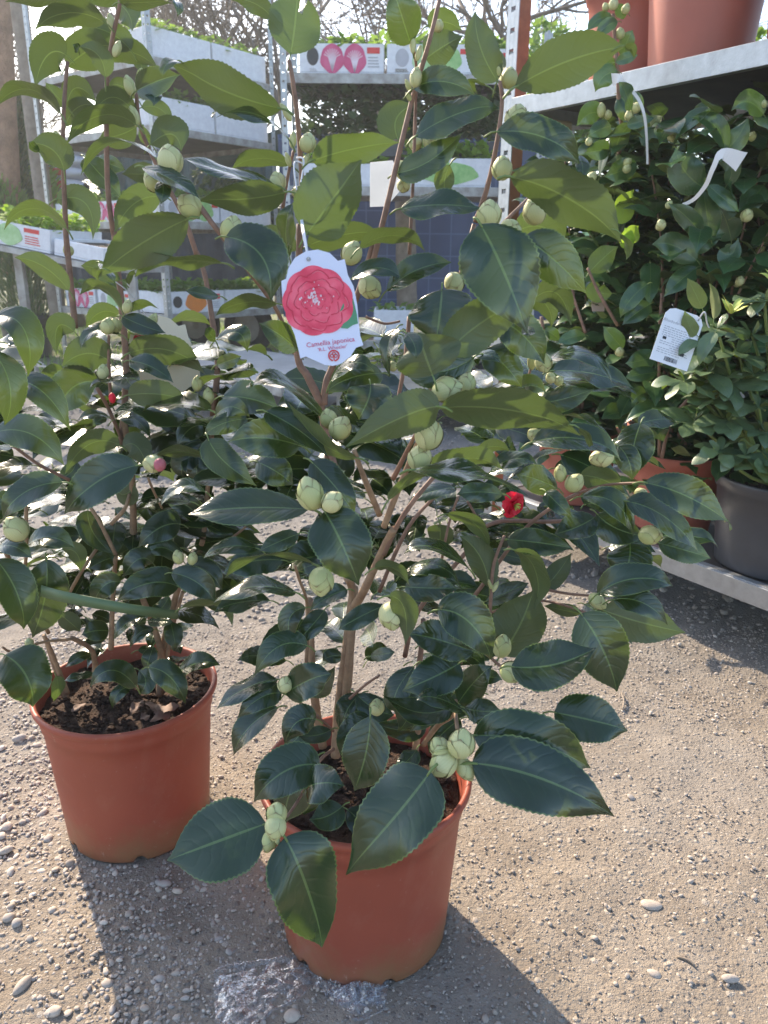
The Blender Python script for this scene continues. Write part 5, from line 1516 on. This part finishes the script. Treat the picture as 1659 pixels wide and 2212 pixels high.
# --- middle trolley
Y2 = 5.93; X2 = at(618, 400, Y2).x; u2 = Vector((1, -.01, 0)).normalized(); v2 = Vector((.01, 1, 0)).normalized(); A2 = Vector((X2, Y2, 0)); L2len = 1.62
zs2 = [zat(838, Y2-.0, 700), zat(735, Y2, 740), zat(405, Y2, 980), zat(160, Y2, 850)]
zs2[0] = max(.16, zs2[0])
L2, f2 = trolley('plant_trolley', A2, u2, v2, L2len, .6, zs2[1:], 2.9, 'steel trolley behind the front plant with radicchio boxes on top', lip=.06)
def place(fx, k, L, fr, lb, seed, H=.20, ns=300, ssz=.08, sm='seedling', sh=.08): return tray(f2(fx, .26, zs2[k]+.002), (u2, v2), L, .45, H, lb, fr, sh=sh, ns=ns, ssz=ssz, seed=seed, seedmat=sm)
place(.40, 3, .58, RAD, 'white tray printed with red radicchio heads on the top shelf of the middle trolley', 1, H=.185)
place(1.0, 3, .58, CAB, 'white tray printed with green cabbages on the top shelf of the middle trolley', 2, H=.185)
place(1.42, 3, .22, CAB, 'end white tray at the right of the cabbage tray on the top shelf', 21, H=.16)
place(.40, 2, .56, None, 'plain white tray at the left of the third shelf of the middle trolley', 3, H=.15, sm='young')
place(1.15, 2, .62, CUC, 'white tray printed with green courgettes under bright yellow green seedlings', 4, H=.19, sm='young', ns=500, sh=.14)
place(.78, 1, .30, None, 'small white foam box standing on the low shelf of the middle trolley', 5, H=.22, ns=40, sh=.05)
# leafy plants on hidden shelf between
for i in range(3):
    c = f2(.35+i*.48, .35, zat(330, Y2, 800)); 
    root = thing('bushy_plant', tuple(c), ['dark leafy plant under the radicchio tray, left one', 'dark leafy plant under the trays, middle one', 'dark leafy plant under the cabbage tray, right one'][i], 'plant', 'leafy plants on the middle trolley'); mb = MB(); box(mb, c+ZZ*.05, (.4, .3, .1), ax=(u2, v2, ZZ)); mb.build('box', M['blackpot'], root)
    mb = MB(); seed_mass(mb, c, (u2, v2), .5, .45, .44, 900, .085, 40+i, .08); mb.build('foliage', M['leaf_far'], root)
# wooden post in the middle
def wood_post(x0, y0, x1, y1, Y, r, lb, mt='wood', name='wooden_post', n=14):
    mb = MB(); a = at(x0, y0, Y); b = at(x1, y1, Y); tube(mb, [a, a.lerp(b, .35), a.lerp(b, .7), b], [r*.92, r, r*1.02, r*1.05], n=n, sub=5, knob=.06); o = mb.build(name, M[mt], None); tag(o, lb, 'post' if name == 'wooden_post' else 'tree trunk')
wood_post(868, 60, 880, 700, 6.9, .085, 'weathered round wooden post behind the middle trolley')
wood_post(30, -80, 128, 700, 7.5, .075, 'grey weathered wooden post leaning at the far left')
# blue panel with a grid
def sheet(name, x0, y0, x1, y1, Y, mt, lb, cat, fold=.05, nx=80, ny=24, kf=9, zmin=0):
    mb = MB(); a = at(x0, y0, Y); b = at(x1, y1, Y); V = []; r = random.Random(int(x0))
    for e in (0, .012):
        for i in range(nx+1):
            for j in range(ny+1):
                s, q = i/nx, j/ny; z = a.z+(max(zmin, b.z)-a.z)*q; x = a.x+(b.x-a.x)*s+(at(x0, y0, Y).x-a.x)*0
                V.append((x, Y+e+fold*(math.sin(kf*s*6.28+1.5*q)+.4*math.sin(kf*2.7*s*6.28-2*q)), z+.02*math.sin(s*9)*(1-q)))
    m_ = (nx+1)*(ny+1); W = ny+1; F = [[i*W+j, (i+1)*W+j, (i+1)*W+j+1, i*W+j+1] for i in range(nx) for j in range(ny)]
    F += [[k+m_ for k in q[::-1]] for q in F]; F += [[i*W, i*W+m_, (i+1)*W+m_, (i+1)*W] for i in range(nx)]
    mb.add(V, F); o = mb.build(name, mt); return tag(o, lb, cat)
def grid_mat():
    m, t, b, o = mat('blue_grid_sheet'); tc = N(t, 'ShaderNodeTexCoord'); sp = N(t, 'ShaderNodeSeparateXYZ'); t.links.new(tc.outputs['Object'], sp.inputs[0]); ls = []
    for k in (0, 2): fr = math_(t, 'FRACT', math_(t, 'MULTIPLY', sp.outputs[k], 5.2)); ls.append(math_(t, 'LESS_THAN', fr, .06))
    l = math_(t, 'MAXIMUM', ls[0], ls[1]); c = mix(t, math_(t, 'MULTIPLY', l, .5), ramp(t, noise(t, 2.5, 4), [(.3, (.035, .055, .12)), (.7, (.06, .085, .17))]), (.13, .18, .30)); t.links.new(c, b.inputs['Base Color']); b.inputs['Roughness'].default_value = .5; return m
sheet('tarpaulin', 600, 290, 1190, 690, 7.4, grid_mat(), 'navy blue sheet with a faint grid hanging behind the middle trolley', 'tarpaulin', fold=.01, kf=3)
sheet('tarpaulin', 205, 330, 600, 470, 9.4, M['tarp'], 'teal tarpaulin in vertical folds behind the left trolley', 'tarpaulin', fold=.07)
sheet('tarpaulin', 140, 455, 640, 640, 9.7, simple('slate_tarp', (.075, .09, .13), .6, c2=(.05, .06, .09)), 'slate blue sheet hanging low behind the left trolley', 'tarpaulin', fold=.03)
# greenhouse-like sloping teal cloth
mb = MB(); P = [at(425, 345, 8.6), at(610, 275, 8.6), at(640, 330, 9.2), at(480, 375, 9.2)]; V = [tuple(p) for p in P]+[tuple(p+Vector((0, .01, -.01))) for p in P]; mb.add(V, [[0, 1, 2, 3], [7, 6, 5, 4], [0, 4, 5, 1], [1, 5, 6, 2], [2, 6, 7, 3], [3, 7, 4, 0]], smooth=False); o = mb.build('cloth_roof', M['tarp']); tag(o, 'sloping teal cloth roof between the two rear trolleys', 'cloth')

# low flat dollies
def dolly(P, z, th, lb, mt, wheels):
    """P: three ground corners"""
    a, b, c = P; u = (b-a); L = u.length; u.normalize(); v = Vector((-u.y, u.x, 0)); Dp = max(.35, abs((c-a).dot(v))); v = v if (c-a).dot(v) > 0 else -v
    root = thing('flat_dolly', tuple(Vector((a.x, a.y, 0))), lb, 'dolly', 'low dollies behind the plants'); cc = Vector((a.x, a.y, z))+u*L/2+v*Dp/2
    mb = MB(); box(mb, cc, (L-.02, Dp-.02, th*.5), ax=(u, v, ZZ)); mb.build('platform', mt, root)
    mb = MB()
    for s, d, ln in ((-Dp/2, 0, L), (Dp/2, 0, L)): box(mb, cc+v*s-ZZ*th*.2, (L, .02, th), ax=(u, v, ZZ))
    for s in (-L/2, L/2): box(mb, cc+u*s-ZZ*th*.2, (.02, Dp-.022, th), ax=(u, v, ZZ))
    mb.build('rim', M['steel_dirty'], root)
    for s in (-.4, .4):
        for q in (-.35, .35):
            w = cc+u*(L*s)+v*(Dp*q); w.z = .075; mb = MB(); tube(mb, [w-v*.022, w+v*.022], .075, n=24, sub=1); wo = mb.build('wheel', M['rubber'], root); mb = MB(); tube(mb, [w-v*.026, w+v*.026], .03, n=14, sub=1); mb.build('hub', M['hub'], wo)
            mb = MB(); box(mb, w+ZZ*.07, (.03, .06, .10), ax=(u, v, ZZ)); mb.build('fork', M['steel'], root)
M['pale_board'] = simple('pale_board', (.46, .44, .42), .7, c2=(.34, .32, .30), scale=6)
M['tan_board'] = simple('tan_board', (.40, .34, .26), .75, c2=(.26, .22, .17), scale=8)
dolly([gz(330, 770, .3), gz(610, 835, .3), gz(480, 740, .3)], .28, .05, 'pale flat dolly with a worn board, left of the tag', M['pale_board'], 4)
dolly([gz(690, 838, .25), gz(1075, 845, .25), gz(700, 795, .25)], .24, .05, 'flat dolly with a tan board behind the front plant', M['tan_board'], 4)
# cart wheels at the back
root = thing('hand_cart', tuple(gz(540, 750)), 'low hand cart with big pneumatic wheels behind the left trolley', 'cart')
wc = at(537, 702, 8.0)
for x_, y_, Y in ((537, 702, 8.0), (425, 700, 8.3)):
    c = at(x_, y_, Y); c.z = .27; ax_ = Vector((-.35, -.93, 0)).normalized(); P = []
    mb = MB(); pr = [(.15, -.05), (.19, -.065), (.24, -.06), (.27, -.03), (.27, .03), (.24, .06), (.19, .065), (.15, .05)]; V = []; X = ax_.cross(ZZ)
    for r_, o_ in pr:
        for h in range(32): a = h*math.pi/16; V.append(tuple(c+ax_*o_+X*(r_*math.cos(a))+ZZ*(r_*math.sin(a))))
    mb.add(V, [[i*32+h, i*32+(h+1) % 32, (i+1)*32+(h+1) % 32, (i+1)*32+h] for i in range(7) for h in range(32)]); wo = mb.build('wheel', M['rubber'], root)
    mb = MB(); tube(mb, [c-ax_*.03, c+ax_*.045], .152, n=32, sub=1); tube(mb, [c+ax_*.04, c+ax_*.07], .05, n=16, sub=1); mb.build('rim', M['hub'], wo)
mb = MB(); a, b = at(425, 668, 8.3), at(600, 668, 7.9); box(mb, (a+b)/2+Vector((0, .3, 0)), ((b-a).length+.4, .9, .06), rz=-.15); mb.build('cart_bed', M['steel_dirty'], root)

# sagging plank with a lettuce tray at the far left
pa, pb = at(-60, 512, 4.9), at(232, 572, 4.5); uP = (pb-pa).normalized(); vP = Vector((-uP.y, uP.x, 0)).normalized(); zP = uP.cross(vP)*1; zP = zP if zP.z > 0 else -zP
root = thing('plank_bench', tuple(pa), 'sloping plank bench at the far left carrying lettuce trays', 'bench'); mb = MB(); box(mb, (pa+pb)/2+vP*.25-zP*.03, ((pb-pa).length, .5, .035), ax=(uP, vP, zP)); mb.build('plank', M['steel_dirty'], root)
for q in (.08, .95):
    p = pa.lerp(pb, q)+vP*.25; mb = MB(); box(mb, Vector((p.x, p.y, (p.z-.06)/2)), (.05, .05, p.z-.07)); mb.build('leg', M['steel_dirty'], root)
def tray_tilt(c, L, H, lb, fr, seed, sm='seedling', ns=300):
    global ZZ
    old = ZZ; ZZ = zP; tray(c, (uP, vP), L, .42, H, lb, fr, sh=.10, ns=ns, ssz=.05, seed=seed, seedmat=sm); ZZ = old
mid_ = at(52, 525, 4.75); tray_tilt(pa.lerp(pb, .36)+vP*.23-zP*.008, .44, .13, 'white tray printed with a lettuce, standing on the far left plank', LET, 61, 'young', 700)
tray_tilt(pa.lerp(pb, .78)+vP*.23-zP*.008, .36, .09, 'low plain white tray at the right end of the far left plank', None, 62, ns=0)
# black pot with conifer
c = gz(48, 690); c = Vector((at(48, 640, 7.6).x, 7.6, 0)); root = small_pot('potted_conifer', c, M['blackpot'], .24, .20, .40, 'feathery dark conifer in a black pot with a yellow cane, at the far left', soil=True, sz=.03)
mb = MB(); r = random.Random(2)
for k in range(2600):
    a = r.uniform(0, 6.28); z = r.uniform(.38, 1.05); q = .26*math.sqrt(r.uniform(0, 1))*(1.15-(z-.38)*.9); p = Vector((c.x+q*math.cos(a), c.y+q*math.sin(a), z)); d = Vector((math.cos(a)*.4, math.sin(a)*.4, r.uniform(.5, 1.2))).normalized()*.08; s = d.cross(Vector((r.gauss(0, 1), r.gauss(0, 1), 0))).normalized()*.006
    mb.add([tuple(p-s), tuple(p+s), tuple(p+d)], [[0, 1, 2]], [(0, .4), (0, .6), (1, .5)], r.random())
mb.build('foliage', M['leaf_far'], root)
mb = MB(); tube(mb, [c+Vector((-.2, -.1, .3)), c+Vector((-.3, -.12, .75))], .009, n=6, sub=1); mb.build('cane', simple('yellow_cane', (.6, .45, .05), .5), root)
# cypress and yellow-green shrub
def needle_tree(name, x, ytop, ybot, Y, rad, n, mt, lb, cat='tree', L=.12, wd=.012):
    a, b = at(x, ytop, Y), at(x, ybot, Y); root = thing(name, (b.x, Y, 0), lb, cat); mb = MB(); tube(mb, [Vector((b.x, Y, 0)), Vector((a.x, Y, a.z))], [.05, .015], n=8, sub=3); mb.build('trunk', M['wood'], root)
    mb = MB(); r = random.Random(int(x)+3)
    for k in range(n):
        f = r.random(); z = b.z+(a.z-b.z)*f; q = rad*(1-f*.85)*math.sqrt(r.uniform(.1, 1)); t = r.uniform(0, 6.28); p = Vector((b.x+(a.x-b.x)*f+q*math.cos(t), Y+q*math.sin(t), z)); d = Vector((math.cos(t)*.5, math.sin(t)*.5, r.uniform(.3, 1))).normalized()*L*r.uniform(.6, 1.2); s = d.cross(Vector((r.gauss(0, 1), r.gauss(0, 1), .1))).normalized()*wd
        mb.add([tuple(p-s), tuple(p+d*.5-s*1.3), tuple(p+d), tuple(p+d*.5+s*1.3), tuple(p+s)], [[0, 1, 2, 3, 4]], [(0, .4), (.5, .3), (1, .5), (.5, .7), (0, .6)], r.random())
    mb.build('crown', M[mt], root)
needle_tree('cypress', 34, 205, 470, 8.2, .16, 2200, 'leaf_far', 'narrow dark cypress in front of the red and white sacks', L=.10, wd=.008)
needle_tree('golden_shrub', 62, 330, 520, 8.6, .55, 2600, 'young', 'yellow green conifer shrub at the far left', 'shrub', L=.14, wd=.010)
needle_tree('green_shrub', 5, 395, 560, 7.9, .5, 2200, 'seedling', 'light green feathery shrub at the left edge above the lettuce tray', 'shrub', L=.10, wd=.014)
# stacked sacks
M['sack'] = simple('sack_white', (.62, .64, .70), .45, c2=(.52, .54, .62), scale=5)
M['sack_red'] = simple('sack_red', (.58, .07, .05), .45)
for i in range(5):
    for j in range(2):
        c = at(-20+135*j, 428-i*26, 8.95); mb = MB(); V = []; nx, ny = 24, 12
        root = thing('compost_sack', tuple(c), ['bottom', 'second', 'third', 'fourth', 'top'][i]+' red and white sack of the %s stack at the far left' % ('left' if j == 0 else 'right'), 'sack', 'red and white compost sacks')
        for a_ in range(nx):
            for b_ in range(ny+1):
                th = 2*math.pi*a_/nx; q = b_/ny*2-1; w_ = (1-abs(q)**4*.6); sx = .36*q; V.append((c.x+sx*1.0, c.y+.26*math.cos(th)*w_, c.z+.078*abs(math.sin(th))**.7*math.copysign(1, math.sin(th))*w_+.008*math.sin(sx*20+a_)))
        F = [[a_*(ny+1)+b_, ((a_+1) % nx)*(ny+1)+b_, ((a_+1) % nx)*(ny+1)+b_+1, a_*(ny+1)+b_+1] for a_ in range(nx) for b_ in range(ny)]; mb.add(V, F); mb.build('sack_body', M['sack'], root)
        mb = MB(); box(mb, c+Vector((-.05, -.262, .0)), (.5, .006, .07)); mb.build('printed_band', M['sack_red'], root)
# trunks and bare trees
M['trunk_tan'] = simple('tan_bark', (.36, .22, .14), .9, c2=(.18, .11, .07), scale=9, bs=.8, bd=.02)
M['branch'] = simple('bare_branch', (.19, .145, .11), .9, c2=(.12, .09, .07))
wood_post(-8, -120, 30, 600, 7.9, .10, 'thick tan tree trunk at the left picture edge', 'trunk_tan', 'tree_trunk', 20)
def bare_tree(x, Y, h, seed, lb, spread=.55, r0=.09, depth=5, multi=1):
    r = random.Random(seed); base = at(x, 560, Y); base.z = 0; root = thing('bare_tree', tuple(base), lb, 'tree', 'bare trees beyond the yard'); tr = MB(); cr = MB()
    def br(mb, p, d, L, rr, k):
        n = 4; P = [p]; q = p; dd = d.copy()
        for i in range(n): dd = (dd+Vector((r.gauss(0, .16), r.gauss(0, .16), r.gauss(.03, .1)))).normalized(); q = q+dd*L/n; P.append(q)
        R_ = [rr*(1-.5*i/n) for i in range(n+1)]
        tube(mb, P, R_, n=7 if k == 0 else (5 if k < 3 else 3), sub=1)
        if k >= depth: return
        for i in range(4):
            f = r.uniform(.35, 1); j = min(n-1, int(f*n)); s = P[j].lerp(P[j+1], f*n-j if f < 1 else 1); ang = r.uniform(.35, .95); ax_ = dd.orthogonal().normalized(); ax_ = Matrix.Rotation(r.uniform(0, 6.28), 3, dd)@ax_
            nd = (Matrix.Rotation(ang, 3, ax_)@dd); nd.z = nd.z*.8+.12; br(cr, s, nd.normalized(), L*r.uniform(.5, .78), max(.009, rr*.55), k+1)
    for m_ in range(multi): d0 = Vector((r.gauss(0, .25*(multi > 1)), r.gauss(0, .2*(multi > 1)), 1)).normalized(); br(tr, base+Vector((r.gauss(0, .15*(multi > 1)), 0, 0)), d0, h, r0, 0)
    tr.build('trunk', M['branch'], root); cr.build('branches', M['branch'], root)
bare_tree(160, 11, 2.9, 1, 'bare tree behind the left trolley', depth=5)
bare_tree(440, 12.5, 3.4, 2, 'bare spreading tree seen over the white boxes', depth=5, r0=.11)
bare_tree(725, 11, 3.0, 3, 'many stemmed bare tree above the radicchio tray', depth=4, multi=4, r0=.06)
bare_tree(985, 12, 3.1, 4, 'bare tree above the cabbage tray', depth=5, r0=.11)
bare_tree(600, 15, 4.2, 6, 'far bare tree between the left trolley posts', depth=5, r0=.1)
bare_tree(1180, 13, 3.3, 8, 'bare tree seen past the right trolley post', depth=4, r0=.07)
# evergreen shrubs closing the view
def leafy_tree(x, Y, z0, z1, rad, n, mt, lb, L=.13, seed=1, name='evergreen_shrub', cat='shrub', grp='evergreen shrubs beyond the yard'):
    b = at(x, 560, Y); root = thing(name, (b.x, Y, 0), lb, cat, grp); mb = MB(); tube(mb, [Vector((b.x, Y, 0)), Vector((b.x+.1, Y, (z0+z1)/2)), Vector((b.x, Y, z1*.9))], [.06, .04, .015], n=8, sub=3); mb.build('trunk', M['branch'], root); mb = MB(); r = random.Random(seed)
    cl = [(r.gauss(0, .45), r.gauss(0, .45), r.uniform(0, 1), r.uniform(.25, .5)) for _ in range(16)]
    for k in range(n):
        cx, cy, cz, cr_ = r.choice(cl); t = r.uniform(0, 6.28); ph = r.uniform(-1, 1); q = cr_*r.uniform(.5, 1)**.5; p = Vector((b.x+rad*(cx+q*math.cos(t)*math.sqrt(1-ph*ph)), Y+rad*(cy+q*math.sin(t)*math.sqrt(1-ph*ph)), z0+(z1-z0)*(cz*.85+.08)+rad*q*ph*.7)); d = Vector((r.gauss(0, 1), r.gauss(0, 1), r.gauss(0, .6))).normalized()*L*r.uniform(.6, 1.2); s = d.cross(Vector((r.gauss(0, .5), r.gauss(0, .5), 1))).normalized()*L*.22; m_ = p+d*.5
        mb.add([tuple(p), tuple(m_-s), tuple(p+d), tuple(m_+s)], [[0, 1, 2, 3]], [(0, .5), (.5, 0), (1, .5), (.5, 1)], r.random())
    mb.build('crown', M[mt], root)
leafy_tree(760, 9.2, .9, 2.2, .9, 2600, 'leaf_far', 'dark evergreen shrub behind the radicchio trolley', seed=2)
leafy_tree(1000, 9.0, .9, 2.2, .9, 2600, 'leaf_far', 'dark evergreen shrub behind the cabbage trolley', seed=3)
leafy_tree(1210, 7.6, .8, 2.9, .75, 2600, 'seedling', 'light green leafy shrub beyond the right trolley post', seed=4)
leafy_tree(1420, 8.5, .3, 2.4, 1.2, 2600, 'leaf_far', 'tall dark shrub behind the right trolley', seed=5)
leafy_tree(-60, 11, .2, 2.6, 1.2, 2400, 'leaf_far', 'dark shrub behind the tan tree trunk', seed=6)
leafy_tree(250, 13, .2, 1.8, 1.3, 2400, 'leaf_far', 'low dark shrub far behind the left trolley', seed=7)
# a second steel post pair at the top right, part of a further trolley
A3 = Vector((at(1170, 300, 4.6).x, 4.6, 0)); tr3, f3 = trolley('plant_trolley', A3, Vector((.9, -.436, 0)), Vector((.436, .9, 0)), 1.3, .6, [.3, 1.0, 1.75], 2.05, 'steel trolley standing behind the right trolley')
for i, z in enumerate((1.752, 1.002)):
    for j in range(2): tray(f3(.35+.6*j, .28, z), (Vector((.9, -.436, 0)), Vector((.436, .9, 0))), .56, .45, .13, ['green seedling tray on the top shelf of the trolley behind, ', 'green seedling tray on the middle shelf of the trolley behind, '][i]+('left one' if j == 0 else 'right one'), CAB if j == 0 else None, sh=.14, ns=500, ssz=.07, seed=90+i*2+j)
# grass
mb = MB(); r = np.random.default_rng(8); n = 16000
gx = r.uniform(-7, 1.5, n); gy = 5.6+r.beta(1, 1.6, n)*8; k = (np.sin(gx*1.7+gy)+np.sin(gy*2.3-gx*.8)) > -.4; gx, gy = gx[k], gy[k]; n = len(gx)
a = r.uniform(0, 6.28, n); h = r.uniform(.03, .09, n); ww = .006; dx, dy = np.cos(a)*ww, np.sin(a)*ww
V = np.stack([np.stack([gx-dx, gy-dy, 0*gx], 1), np.stack([gx+dx, gy+dy, 0*gx], 1), np.stack([gx+r.normal(0, .02, n), gy+r.normal(0, .02, n), h], 1)], 1).reshape(-1, 3)
mb.add(V, [[3*i, 3*i+1, 3*i+2] for i in range(n)]); o = mb.build('grass', M['seedling']); tag(o, 'short patchy grass growing between the trolleys and carts', 'grass', kind='stuff')

# ------------------------------------------------------------ thin volume added to stand in for lens glare
mh = bpy.data.materials.new('glare_haze_air'); mh.use_nodes = True; t = mh.node_tree; t.nodes.clear(); o = t.nodes.new('ShaderNodeOutputMaterial'); pv = t.nodes.new('ShaderNodeVolumePrincipled')
pv.inputs['Color'].default_value = (.88, .94, 1, 1); pv.inputs['Density'].default_value = .0042; pv.inputs['Anisotropy'].default_value = .45; t.links.new(pv.outputs[0], o.inputs['Volume'])
mb = MB(); box(mb, (0, 110, 4.5), (310, 290, 11)); hz = mb.build('glare_haze', mh); tag(hz, 'thin airy volume added to imitate lens glare', 'glare_haze', kind='stuff')
